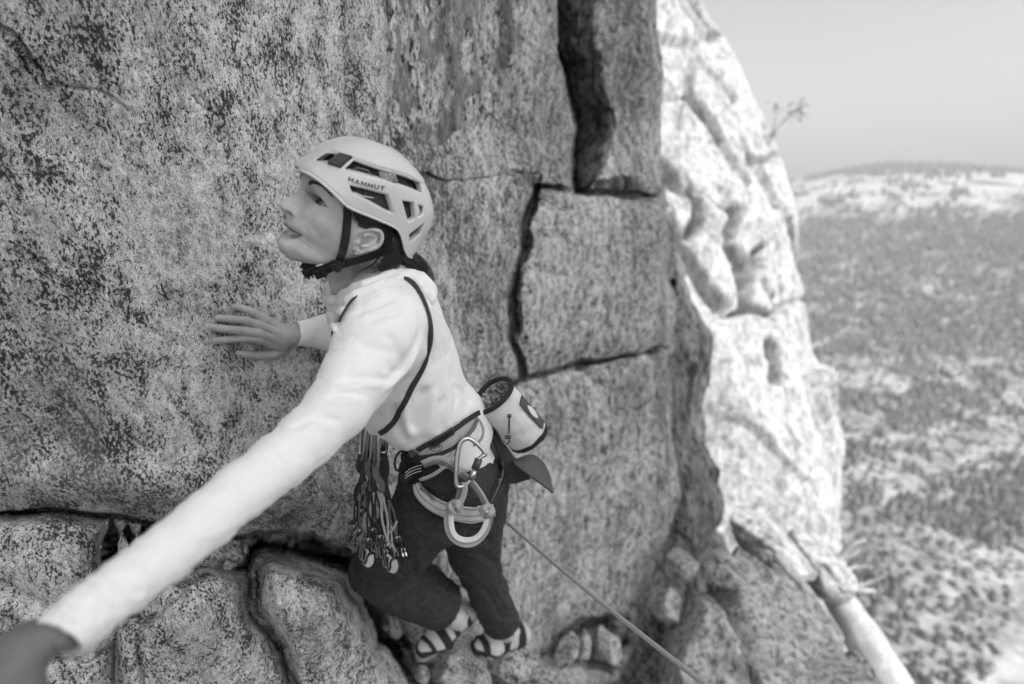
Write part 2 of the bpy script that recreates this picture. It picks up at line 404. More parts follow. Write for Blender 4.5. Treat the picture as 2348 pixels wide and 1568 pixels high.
BLOCKS = [
    ([(-1500, 1215), (0, 1186), (90, 1180), (238, 1200), (252, 1290), (264, 1400), (258, 1468), (200, 1500), (-1500, 1520)], -.060, 24),
    ([(280, 1330), (400, 1305), (556, 1316), (572, 1420), (640, 1500), (690, 1600), (740, 2300), (272, 2300), (274, 1450)], -.080, 26),
    ([(588, 1300), (622, 1276), (700, 1296), (780, 1338), (826, 1400), (880, 1500), (935, 1600), (1000, 1750), (1200, 2300), (760, 2300), (656, 1480), (596, 1400)], -.14, 34),
    ([(-1500, 1530), (60, 1520), (246, 1480), (258, 1560), (256, 2300), (-1500, 2300)], -.045, 22),
    ([(264, 1214), (284, 1206), (289, 1290), (271, 1330)], -.03, 10), ([(297, 1208), (321, 1204), (326, 1290), (302, 1312)], -.035, 11), ([(337, 1218), (420, 1226), (400, 1262), (334, 1290)], -.035, 16),
    ([(556, 1246), (640, 1240), (760, 1256), (850, 1302), (880, 1380), (828, 1366), (760, 1318), (690, 1284), (612, 1268), (580, 1296), (556, 1296)], .30, 8),
    ([(900, 1330), (980, 1300), (1040, 1360), (1000, 1420), (930, 1400)], .10, 20),
]
def cliff_depth(X, Y):
    d0 = wall_base(X, Y)
    # domain warp so that edges are ragged
    N = np.stack([X/70., Y/70., X*0], -1); wx = X+9*fbm(N, 3, 3); wy = Y+9*fbm(N+31, 3, 5)
    N2 = np.stack([X/16., Y/16., X*0], -1); wx = wx+2.5*fbm(N2, 2, 8); wy = wy+2.5*fbm(N2+9, 2, 9)
    rel = np.zeros(X.shape)
    for pts, hw, dep, rnd in CRACKS:
        p = np.asarray(pts, float); pad = 3*rnd+40
        m = (X > p[:, 0].min()-pad) & (X < p[:, 0].max()+pad) & (Y > p[:, 1].min()-pad) & (Y < p[:, 1].max()+pad)
        q, tt = sd_line2(wx[m], wy[m], p)
        wv = hw*(.75+.5*fbm(np.stack([X[m]/60, Y[m]/60, X[m]*0+hw], -1), 2, 11)+.15)
        end = ss(0, .06, tt)*ss(0, .06, 1-tt) if hw < 5 else 1.0
        rel[m] = np.maximum(rel[m], end*(dep*(1-ss(wv*.55, wv*1.25, q))+.30*dep*np.exp(-(q/rnd)**2)))
    for cx, cy, rx, ry, a in BUMPS:
        rel += a*np.exp(-((X-cx)/rx)**2-((Y-cy)/ry)**2)
    # slabs standing proud: upper-left slab against the section behind it, lower edge overhanging the ledges
    edge = np.interp(Y, [-900, 0, 60, 140, 230, 300, 420, 700], [880, 872, 880, 872, 890, 866, 850, 800])
    rel += .045*ss(-8, 8, wx-edge)*ss(460, 300, Y)
    lip = np.interp(X, [-600, 0, 230, 400, 560, 720, 800, 900], [1150, 1172, 1186, 1212, 1238, 1236, 1262, 1290])
    rel += .035*ss(-6, 14, wy-lip)*ss(1000, 860, X)
    for poly, off, rd_ in BLOCKS:
        p = np.asarray(poly, float); m = (X > p[:, 0].min()-20) & (X < p[:, 0].max()+20) & (Y > p[:, 1].min()-20) & (Y < p[:, 1].max()+20)
        q = -sd_poly(wx[m], wy[m], p); rel[m] += off*np.sqrt(np.clip(q/rd_, 0, 1)*(2-np.clip(q/rd_, 0, 1))) if off < 0 else off*ss(-3, rd_, q)
    # gap beside the feet: wall to its right lies deeper
    # rock section to the right of the vertical crack at the top stands back a little, block below it stands proud
    rel += .02*ss(-6, 6, wx-np.interp(Y, [-300, 0, 200, 430], [1262, 1268, 1300, 1318]))*ss(446, 434, wy)
    cx_ = np.interp(Y, [-300, 0, 110, 200, 290, 432], [1262, 1268, 1275, 1300, 1318, 1318]); cw = np.interp(Y, [-300, 0, 200, 330, 432], [120, 112, 96, 92, 40]); tt_ = np.clip((wx-cx_)/cw, 0, 1)
    rel += .21*(1-tt_)**1.1*ss(-5, 5, wx-cx_)*ss(444, 436, wy)
    # the ragged pocket low on the wall
    pocket = sd_poly(wx, wy, [(1236, 1504), (1275, 1450), (1330, 1418), (1400, 1398), (1446, 1402), (1446, 1470), (1400, 1548), (1330, 1530), (1270, 1520)])
    rel += .15*ss(4, -14, pocket)*(.7+.9*fbm(np.stack([X/26., Y/60., X*0], -1), 3, 77))
    # right border of the lower wall turns away
    RE = np.interp(Y, [-900, 0, 200, 400, 445, 520, 600, 680, 800, 950, 1060, 1140, 1210, 1290, 1400, 1500, 1568, 2300],
                   [1500, 1500, 1510, 1508, 1505, 1530, 1548, 1552, 1540, 1534, 1548, 1562, 1540, 1500, 1484, 1440, 1400, 1300])
    return d0, rel, RE
def near_cliff():
    xs = np.concatenate([np.linspace(-1500, -60, 60), np.arange(-50, 1400, 3.6)]); ys = np.concatenate([np.linspace(-900, -40, 50), np.arange(-30, 1600, 3.6), np.linspace(1610, 2300, 60)])
    nc = len(xs); extra = 90                                     # columns that turn the corner on the right
    Y, Xg = np.meshgrid(ys, xs, indexing='ij')
    T = np.linspace(0, 1, extra)
    d_, r_, RE = cliff_depth(Xg, Y); re = RE[:, :1]
    Xe = 1400+(re-1400)*np.minimum(T[None]/.55, 1)**.85
    Xe = np.where(T[None] < .55, np.minimum(1396.4+(re-1396.4)*(T[None]/.55), re), re)
    Ye = np.repeat(ys[:, None], extra, 1)
    X = np.concatenate([Xg, Xe], 1); Y = np.concatenate([Y, Ye], 1)
    # lower right border narrower than 1400: squeeze
    X = np.where(X > re, re, X)
    d0, rel, _ = cliff_depth(X, Y)
    back = np.concatenate([np.zeros((len(ys), nc)), np.repeat((np.clip((T-.55)/.45, 0, 1)**1.5)[None], len(ys), 0)], 1)
    rnd = np.clip(1-(re-X)/26., 0, 1)**2*.045*(X > 1300)
    D = d0*(1+rel+rnd)+back*1.6
    Xp = X-back*70
    P = np.stack([(Xp-1174)/FPX*D, (Y-784)/FPX*D, D], -1)
    # physical relief along the surface normal
    du = np.gradient(P, axis=1); dv = np.gradient(P, axis=0); N = np.cross(du, dv); N /= np.linalg.norm(N, axis=-1)[..., None]+1e-12
    N[N[..., 2] > 0] *= 1
    sg = np.sign((N*P).sum(-1)); N = -N*sg[..., None]
    s = np.clip(D, .5, 4)
    Wd = W(P)*np.array([1, 1, .7])
    hc, ec = cells((Wd+.03*fbm(Wd*5, 2, 4)[..., None])*np.array([1, 1, 1.4]), 500, 17); wl_ = ss(1190, 1260, Y)*ss(1060, 980, X)
    amp = (.010*np.clip(hc, -2, 2)-.012*np.exp(-(ec/.012)**2)*(fbm(Wd*3, 2, 8) > .05))*(.25+wl_*1.7)*np.clip(s, .8, 2)+.016*fbm(Wd*2.2, 4, 21)*s+.0035*fbm(Wd*17, 4, 22)*np.sqrt(s)+.0015*(1-np.abs(fbm(Wd*38, 3, 25)))*s
    P = P+N*amp[..., None]
    V = W(P.reshape(-1, 3)); F = grid_faces(*X.shape)
    o = mesh_np('cliff', V, F[:, ::-1], G_NEAR, kind='structure', loc=(0, 2, -3))
    o.data.materials.append(G_MID)
    cx = X[:-1, :-1].ravel()+18*fbm(np.stack([X[:-1, :-1]/40, Y[:-1, :-1]/40, X[:-1, :-1]*0], -1), 3, 50).ravel()
    yy = Y[:-1, :-1].ravel(); ed = np.interp(yy, [-900, 0, 60, 140, 230, 300, 420, 520, 900, 2300], [880, 872, 880, 872, 890, 866, 930, 1010, 1080, 1120])
    mi = (cx > ed).astype(np.int32); Xf = X[:-1, :-1]+8*fbm(np.stack([X[:-1, :-1]/30, Y[:-1, :-1]/30, X[:-1, :-1]*0], -1), 3, 51); Yf = Y[:-1, :-1]+(Xf-X[:-1, :-1])
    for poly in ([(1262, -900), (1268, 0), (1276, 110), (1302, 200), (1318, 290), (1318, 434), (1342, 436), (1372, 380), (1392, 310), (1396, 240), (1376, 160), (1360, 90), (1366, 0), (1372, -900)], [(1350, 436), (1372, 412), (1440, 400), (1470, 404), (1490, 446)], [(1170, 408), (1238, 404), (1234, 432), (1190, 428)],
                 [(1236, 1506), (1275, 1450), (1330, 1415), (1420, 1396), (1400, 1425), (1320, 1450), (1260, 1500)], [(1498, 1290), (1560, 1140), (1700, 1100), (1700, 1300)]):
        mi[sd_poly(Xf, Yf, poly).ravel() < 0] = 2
    st_ = (sd_poly(Xf+22*fbm(np.stack([X[:-1, :-1]/22, Y[:-1, :-1]/22, X[:-1, :-1]*0], -1), 3, 52), Yf, [(882, -900), (1150, -900), (1170, 0), (1195, 90), (1130, 180), (1080, 260), (1010, 330), (930, 300), (884, 240), (878, 100)]).ravel() < 0) & (mi == 1); mi[st_] = 3
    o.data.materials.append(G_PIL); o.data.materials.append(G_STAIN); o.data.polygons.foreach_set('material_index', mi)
    return o, P, X, Y
cliff, CLP, CLX, CLY = near_cliff()
def wall_d(px, py):
    """depth of the finished wall at a reference pixel (nearest mesh vertex)"""
    pxs = CLP[..., 0]/CLP[..., 2]*FPX+1174; pys = CLP[..., 1]/CLP[..., 2]*FPX+784
    i = np.argmin((pxs-px)**2+(pys-py)**2+(CLP[..., 2] > 4.5)*1e6); return CLP[..., 2].ravel()[i]

def bulge_sheet(name, xc, sil, dc, rd, mat, ys, yd, amp, seed, fin=None, n=260, a0=-75, a1=125, kind='structure', facet=None):
    """vertical rounded rock mass: silhouette (reference px) on its right, real depth rd (m), closed round the back"""
    a = np.radians(np.linspace(a0, a1, n)); Y, A = np.meshgrid(ys, a, indexing='ij')
    S = np.interp(Y, [p[1] for p in sil], [p[0] for p in sil]); r = S-xc
    D = np.interp(Y, yd[0], yd[1])*dc-rd*np.cos(A)
    # true circle section in metres so that the silhouette lands where the rock ends
    xw = (xc-1174)/FPX*D+(r/FPX*np.interp(Y, yd[0], yd[1])*dc)*np.sin(A)
    P = np.stack([xw, (Y-784)/FPX*D, D], -1)
    du = np.gradient(P, axis=1); dv = np.gradient(P, axis=0); N = np.cross(du, dv); N /= np.linalg.norm(N, axis=-1)[..., None]+1e-12
    out = np.stack([np.sin(A), A*0, -np.cos(A)], -1); N *= np.sign((N*out).sum(-1)+1e-9)[..., None]
    Wd = W(P); dsp = sum(am*fbm(Wd*np.array(sc)+seed, 4, seed+i) for i, (am, sc) in enumerate(amp))
    ridge = -.45*np.exp(-(fbm(Wd*np.array([.55, .55, .28])+seed*3.3, 4, seed+9)/.030)**2)
    if facet:
        n_, am_, st_ = facet; Pw = (Wd+.25*np.stack([fbm(Wd*.9, 2, 1), fbm(Wd*.9, 2, 2), fbm(Wd*.9, 2, 3)], -1))*np.array(st_); h1, e1_ = cells(Pw, n_, seed+3); h2, e2_ = cells(Pw*1.0, n_*7, seed+4)
        dsp = dsp+am_*np.clip(h1, -2.5, .5)*.6-am_*2.2*np.exp(-(e1_/.045)**2)*ss(-.1, .3, fbm(Wd*.6, 2, 12))+.5*am_*np.clip(h2, -2, 1)*.5-.35*am_*np.exp(-(e2_/.03)**2)*ss(0, .3, fbm(Wd*.8, 2, 14))
    else: dsp = dsp+ridge*(amp[0][0]/.35)
    if fin is not None: dsp = dsp+fin(Y, P)
    P = P+N*dsp[..., None]
    return mesh_np(name, W(P.reshape(-1, 3)), grid_faces(*Y.shape)[:, ::-1], mat, kind=kind, loc=tuple(WQ(xc, 1200, dc)))
sil = [(1480, -900), (1560, -50), (1590, 30), (1640, 100), (1682, 160), (1722, 270), (1748, 350), (1775, 430), (1800, 490), (1812, 600), (1835, 690), (1850, 800), (1880, 880), (1905, 990), (1920, 1100), (1926, 1200), (1930, 1300), (1960, 1500), (2050, 1800), (2150, 2400)]
def spots(Y, P):
    px = P[..., 0]/P[..., 2]*FPX+1174; dd = 0
    for pts, hw, am in [([(1690, 480), (1672, 560), (1700, 640), (1696, 700)], 9, -.5), ([(1700, 650), (1740, 580)], 8, -.4), ([(1590, 430), (1600, 500), (1580, 540)], 8, -.4),
                        ([(1548, 560), (1600, 640), (1640, 700)], 12, -.5), ([(1700, 380), (1760, 365)], 4, -.2), ([(1750, 800), (1765, 870)], 10, -.4), ([(1840, 690), (1800, 780)], 5, -.2)]:
        q, _ = sd_line2(px+6*fbm(P*6, 2, 3), Y+6*fbm(P*6+7, 2, 4), pts); dd = dd+am*np.exp(-(q/hw)**2)*2.4
    return dd
bulge_sheet('sunlit_buttress', 1470, sil, 8.6, 2.3, G_SUN, np.arange(-700, 2200, 7.0), ([-900, 0, 784, 1568, 2300], [1.25, 1.12, 1.0, .86, .8]),
            [(.10, (.8, .8, .5)), (.03, (3, 3, 2)), (.025, (9, 9, 7))], 41, spots, n=420, facet=(110, .30, (1, 1, .45)))
sil2 = [(1500, -900), (1500, 380), (1520, 480), (1548, 560), (1572, 640), (1608, 710), (1622, 780), (1608, 860), (1592, 930), (1606, 1010), (1640, 1080), (1640, 1180), (1610, 1260), (1590, 1330), (1600, 1500), (1640, 2300)]
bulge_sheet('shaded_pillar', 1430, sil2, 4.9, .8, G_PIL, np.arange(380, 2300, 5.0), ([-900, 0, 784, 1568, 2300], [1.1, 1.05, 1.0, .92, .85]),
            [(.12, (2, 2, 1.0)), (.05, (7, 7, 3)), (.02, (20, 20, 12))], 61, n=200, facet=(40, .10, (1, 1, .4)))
# unseen rock slab added behind the photographer as a sun blocker: its shadow keeps the climber and this wall out of the sun
tw = bmesh.new(); bmesh.ops.create_cube(tw, size=1)
bmesh.ops.subdivide_edges(tw, edges=tw.edges[:], cuts=24, use_grid_fill=True)
TV = np.array([v.co[:] for v in tw.verts]); TF = [[v.index for v in f.verts] for f in tw.faces]; tw.free()
TV = TV*np.array([14.0, 3.0, 190.0])+np.array([29.4, -32.0, -10.0]); TV += .3*np.stack([fbm(TV*.12, 3, 91), fbm(TV*.12, 3, 92), 0*TV[:, 0]], -1)
mesh_np('rock_tower', TV, TF, G_MID, kind='structure')

def blob(name, px, py, d, rx, ry, rz, ang, mat, label, cat='boulder', seed=1, amp=.12, cuts=5, group=None, sub=5, power=2.6, tip=0, parent=None):
    """boulder: superellipsoid cut by a few soft planes plus relief. rx, ry in reference px at depth d; rz metres"""
    bm = bmesh.new(); bmesh.ops.create_icosphere(bm, subdivisions=sub, radius=1)
    V = np.array([v.co[:] for v in bm.verts]); F = [[v.index for v in f.verts] for f in bm.faces]; bm.free()
    n = (np.abs(V)**power).sum(1)**(-1/power); V = V*n[:, None]; r2 = np.random.RandomState(seed)
    for _ in range(cuts+3):
        nn = unit(r2.normal(size=3)); h = r2.uniform(.52, .84); t = V @ nn-h; V = V-nn*np.maximum(t, 0)[:, None]*.97
    h_, e_ = cells(V+.15*fbm(V*2, 2, 5)[:, None], 16, seed); V = V*(1+amp*fbm(V*1.6+seed, 4, seed)+.03*fbm(V*7+seed, 3, seed+5)+.045*np.clip(h_, -1, 1)-.07*np.exp(-(e_/.035)**2)*(fbm(V*1.2, 2, seed) > 0))[:, None]
    s = d/FPX; V = V*np.array([rx*s, ry*s, rz]); c, sn = math.cos(R(ang)), math.sin(R(ang))
    V = np.stack([V[:, 0]*c-V[:, 1]*sn, V[:, 0]*sn+V[:, 1]*c, V[:, 2]+tip*V[:, 1]], 1)+Q(px, py, d)
    o = mesh_np(name, W(V), F, mat, parent)
    if parent is None: tag(o, label, cat, group)
    return o
# ================================================================== valley, hills and forest
def land_h(x, y):
    r = np.hypot(x, y)
    prof = np.interp(r, [0, 60, 110, 200, 320, 450, 600, 760, 900, 1100, 1600, 3000, 9000], [-78, -80, -81, -78, -71, -54, -24, 14, 45, 62, 40, -40, -60])
    az = np.degrees(np.arctan2(x, y))
    ridge = np.interp(az, [0, 20, 26.2, 29.5, 32, 35, 39, 44, 60], [.2, .2, .30, .55, .70, .82, .74, .56, .5])
    f = ss(300, 900, r)*ss(3000, 1500, r)
    h = prof*(1-f)+np.where(prof > 0, prof*ridge, prof)*f
    N = np.stack([x/170., y/170., x*0], -1); h = h+9*fbm(N, 5, 5)*ss(50, 200, r)*(1-.6*f)+4.5*fbm(N*4, 4, 15)*ss(60, 150, r)*(1-.6*f)
    return h
rr = np.concatenate([np.linspace(3, 45, 12), 45*np.exp(np.linspace(0, math.log(2500/45), 420))[1:]]); aa = np.radians(np.linspace(-35, 80, 520))
RR, AA = np.meshgrid(rr, aa, indexing='ij'); LX = RR*np.sin(AA); LY = RR*np.cos(AA); LZ = land_h(LX, LY)

m = NT('valley_ground')
big = m.noise(.012, 5, .62, None, .5); mid = m.noise(.075, 5, .65, m.map((.30, 1, 1), src=m.map((1, 1, 1), (0, 0, R(-30)))), .4); sm = m.noise(.35, 4, .65)
k = m.math('ADD', m.math('MULTIPLY', mid, .5), m.math('MULTIPLY', sm, .5))
base = m.ramp(k, [(.36, .12), (.45, .25), (.53, .40), (.64, .58)])
geo = m.n('ShaderNodeNewGeometry'); sep = m.n('ShaderNodeSeparateXYZ'); m.l(geo.outputs['Position'], sep.inputs[0])
hi = m.math('ADD', sep.outputs[2], m.math('MULTIPLY', m.math('SUBTRACT', mid, .5), 90.0))
rockm = m.ramp(m.math('MULTIPLY', m.math('ADD', hi, 60.0), 1/140.0), [(.30, 0), (.42, 1), (.86, 1), (.95, 0)])
bare = m.ramp(m.noise(.03, 5, .7, m.map((1, .7, 1)), .6), [(.40, .16), (.47, .60), (.7, .74)])
m.fin(m.mix(base, bare, rockm), .95, m.bump(sm, .5, 1.5), spec=.1); GROUND = m.m
mesh_np('valley', np.stack([LX, LY, LZ], -1).reshape(-1, 3), grid_faces(*RR.shape)[:, ::-1], GROUND, kind='structure', loc=(0, 0, -80))

m = NT('forest_foliage'); v = m.noise(.9, 3); m.fin(m.ramp(v, [(.35, .18), (.55, .28), (.7, .40)]), .9, spec=.1); FOREST = m.m
def forest():
    r2 = np.random.RandomState(5); n = 34000
    az = np.radians(r2.uniform(22, 50, n)); r = 62*np.exp(r2.uniform(0, 1, n)**.8*math.log(1050/62)); x = r*np.sin(az); y = r*np.cos(az)
    N = np.stack([x/45., y/45., x*0], -1); rot = np.stack([(x*.87+y*.5)/60., (x*.5-y*.87)/13., x*0], -1)
    dens = fbm(N, 3, 33)+.7*fbm(rot, 3, 34); h0 = land_h(x, y)
    band = ss(-30, -12, h0+10*fbm(N, 3, 40))*(1-ss(20, 32, h0))     # bare granite band high on the hill
    top = ss(24, 34, h0)
    N5 = np.stack([x/9., y/9., x*0], -1); keep = (dens+1.1*fbm(N5, 2, 77)-.0*band+r2.normal(0, .16, len(x))-.55*band+.9*top+.55*ss(230, 420, r)*(1-band)-.34*ss(260, 120, r) > .02+0*x); scr = (r2.uniform(size=len(x)) < .28)*(h0 < -12); keep = keep | scr; solo = scr & (dens < .1)
    x, y, r, solo = x[keep], y[keep], r[keep], solo[keep]; n = len(x); z = land_h(x, y)
    h = r2.uniform(1.2, 4.4, n)*(1+.9*ss(200, 700, r)); h = np.where(solo, h*.45, h); wd = h*np.where(solo, r2.uniform(.35, .7, n), r2.uniform(.20, .36, n)); k = 7
    # each tree: a ragged three-tier conifer, per-vertex jitter
    lv = [(0.04, .55), (.22, 1.0), (.40, .62), (.45, .80), (.66, .42), (.70, .52), (1.0, .02)]
    a = np.linspace(0, 2*math.pi, k, endpoint=False); m_ = len(lv)*k
    V = np.empty((n, len(lv), k, 3))
    lean = r2.normal(0, .06, (n, 2))
    for i, (hh, rr_) in enumerate(lv):
        jit = r2.uniform(.55, 1.35, (n, k)); rad = wd[:, None]*rr_*jit
        V[:, i, :, 0] = x[:, None]+rad*np.cos(a)+lean[:, :1]*h[:, None]*hh; V[:, i, :, 1] = y[:, None]+rad*np.sin(a)+lean[:, 1:]*h[:, None]*hh
        V[:, i, :, 2] = z[:, None]-.4+h[:, None]*(hh+r2.uniform(-.06, .06, (n, k)))
    b = np.arange(n)[:, None]*m_; F = []
    for i in range(len(lv)-1):
        for c in range(k):
            c2 = (c+1) % k; F.append(np.concatenate([b+i*k+c, b+i*k+c2, b+(i+1)*k+c2, b+(i+1)*k+c], 1))
    mesh_np('forest', V.reshape(-1, 3), np.concatenate(F), FOREST, kind='stuff', smooth=False, loc=(200, 250, -70))
forest()

m = bpy.data.materials.new('air'); m.use_nodes = True; m.node_tree.nodes.clear(); _o = m.node_tree.nodes.new('ShaderNodeOutputMaterial'); _v = m.node_tree.nodes.new('ShaderNodeVolumePrincipled')
_v.inputs['Color'].default_value = (.78, .78, .78, 1); _v.inputs['Density'].default_value = .0010; _v.inputs['Anisotropy'].default_value = 0.0; m.node_tree.links.new(_v.outputs[0], _o.inputs['Volume'])
bm = bmesh.new(); bmesh.ops.create_cube(bm, size=1); hv = np.array([v.co[:] for v in bm.verts])*np.array([5300, 5300, 360])+np.array([0, 0, -25]); hf = [[v.index for v in f.verts] for f in bm.faces]; bm.free()
mesh_np('haze', hv, hf, m, kind='stuff', smooth=False)
# ================================================================== materials of things
def skin_mat():
    m = NT('skin'); n1 = m.noise(60, 4, .6); n2 = m.noise(420, 3, .6); fr = m.noise(330, 0, .5)
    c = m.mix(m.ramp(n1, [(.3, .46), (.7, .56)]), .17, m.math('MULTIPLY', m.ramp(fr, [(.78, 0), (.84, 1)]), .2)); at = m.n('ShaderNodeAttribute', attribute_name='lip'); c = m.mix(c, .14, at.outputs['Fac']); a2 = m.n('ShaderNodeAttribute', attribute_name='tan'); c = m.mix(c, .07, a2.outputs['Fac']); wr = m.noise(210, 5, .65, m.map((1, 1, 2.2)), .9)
    m.b.inputs['Subsurface Weight'].default_value = .12; m.b.inputs['Subsurface Radius'].default_value = (.008, .008, .008); m.b.inputs['Subsurface Scale'].default_value = .6
    return m.fin(c, m.ramp(n2, [(.3, .42), (.7, .58)]), m.bump(n2, .35, .0007, m.bump(wr, .25, .0014)), spec=.4)
SKIN = skin_mat()
EYE_WHITE = plain('eye_white', .26, .15); EYE_IRIS = plain('eye_iris', .03, .08); EYE_PUPIL = plain('eye_pupil', .006, .05)
m = NT('hair'); n_ = m.noise(500, 2); m.fin(m.ramp(n_, [(.35, .012), (.7, .055)]), .38, spec=.5); HAIR = m.m
HELM = plain('helmet_shell', .60, .33, spec=.45, nb=.02, nscale=90, var=.02); HELM_RIM = plain('helmet_rim', .68, .4)
m = NT('helmet_foam'); g_ = m.voro(420); m.fin(m.ramp(g_, [(.15, .02), (.5, .045), (.8, .11)]), .7, m.bump(g_, .5, .001)); FOAM = m.m
m = NT('helmet_foam_light'); g_ = m.voro(420); m.fin(m.ramp(g_, [(.15, .10), (.5, .26), (.8, .36)]), .7, m.bump(g_, .5, .001)); FOAM_L = m.m
RUBBER = plain('rubber', .045, .5, nb=.2, nscale=600, var=.2); PLAST = plain('black_plastic', .014, .3); LOGO = plain('dark_print', .07, .5)
m = NT('black_webbing'); v_ = m.n('ShaderNodeTexWave'); v_.inputs['Scale'].default_value = 380; m.l(m.co, v_.inputs[0]); m.fin(.018, .8, m.bump(v_.outputs[1], .5, .0006)); WEB = m.m
STEEL = plain('bare_steel', .55, .22, 1.0)
LIP = plain('lip', .17, .38, nb=.3, nscale=500, var=.1)
NAIL = plain('nail', .36, .35)
# ================================================================== head frame
HC = Q(838, 548, .91)
_r = unit(HC); _g = np.array([-.83, -.57, 0]); _f0 = unit(_g-(_g @ _r)*_r); _w0 = -_r
YAW = R(25); HF = math.cos(YAW)*_f0+math.sin(YAW)*_w0; HW = math.cos(YAW)*_w0-math.sin(YAW)*_f0; HU = np.cross(HF, HW)
if HU[1] > 0: HU = -HU
def hl(px, py, wv=0.0):
    q = Q(px, py, 1.0); t = (wv+HC @ HW)/(q @ HW); p = t*q-HC; return np.array([p @ HF, p @ HU])
def hp(a, b, wv): return HC+a*HF+b*HU+wv*HW
# zoom-crop pixel -> reference pixel (crop of the head, 3.733x)
def zc(x, y): return (610.5+x*.2516, 281.8+y*.2516)
def hz(x, y, wv=0.0): return hl(*zc(x, y), wv)
def loc(P): D = P-HC; return D @ HF, D @ HU, D @ HW
EYE_W = .031
eye_a, eye_b = hl(729, 460, EYE_W+.004); EYE_R = .0138; EYE_T = R(24)
EYC = np.array([eye_a-EYE_R*.93, eye_b-.001, EYE_W])
_fp = [hz(*p) for p in [(330, 440), (312, 520), (305, 600), (330, 650)]]
# face front line (without nose): b -> a
FL = [(.10, hz(312, 520)[0]-.035), (.06, hz(312, 520)[0]-.008), tuple(hz(305, 535)[::-1]), tuple(hz(318, 620)[::-1])]
F_B = np.array([-.1055, -.100, -.0925, -.0845, -.077, -.070, -.062, -.0545, -.047, -.040, -.030, -.015, .002, .014, .024, .04, .06, .09, .11])
_c = lambda x, y: hz(x, y)[0]
F_A = np.array([_c(205, 1225)-.012, _c(150, 1203)+.000, _c(119, 1165)-.0012, _c(115, 1122)-.0012, _c(135, 1085), _c(155, 1050)-.001, _c(150, 1015)-.006, _c(160, 960)-.006, _c(175, 890)-.002,
                _c(200, 855)-.001, _c(200, 855)-.003, .1220, .1230, .1275, .1310, .1310, .124, .098, .07])
NP = [hz(*p) for p in [(300, 585), (306, 618), (240, 648), (188, 682), (146, 715), (126, 738), (124, 752), (138, 776), (165, 800), (182, 822), (200, 858)]]
NP[0] = (.1335, NP[0][1]+.002); NP[1] = (min(NP[1][0], .1365), NP[1][1])
NPOLY = NP+[(NP[-1][0]-.028, NP[-1][1]), (NP[0][0]-.03, NP[0][1]+.002)]
TIP = hz(150, 752)
UL0 = hz(166, 908); UL1 = hz(172, 930); MCW = .024; LL0 = hz(160, 1000); MC = hz(318, 1022, .025)
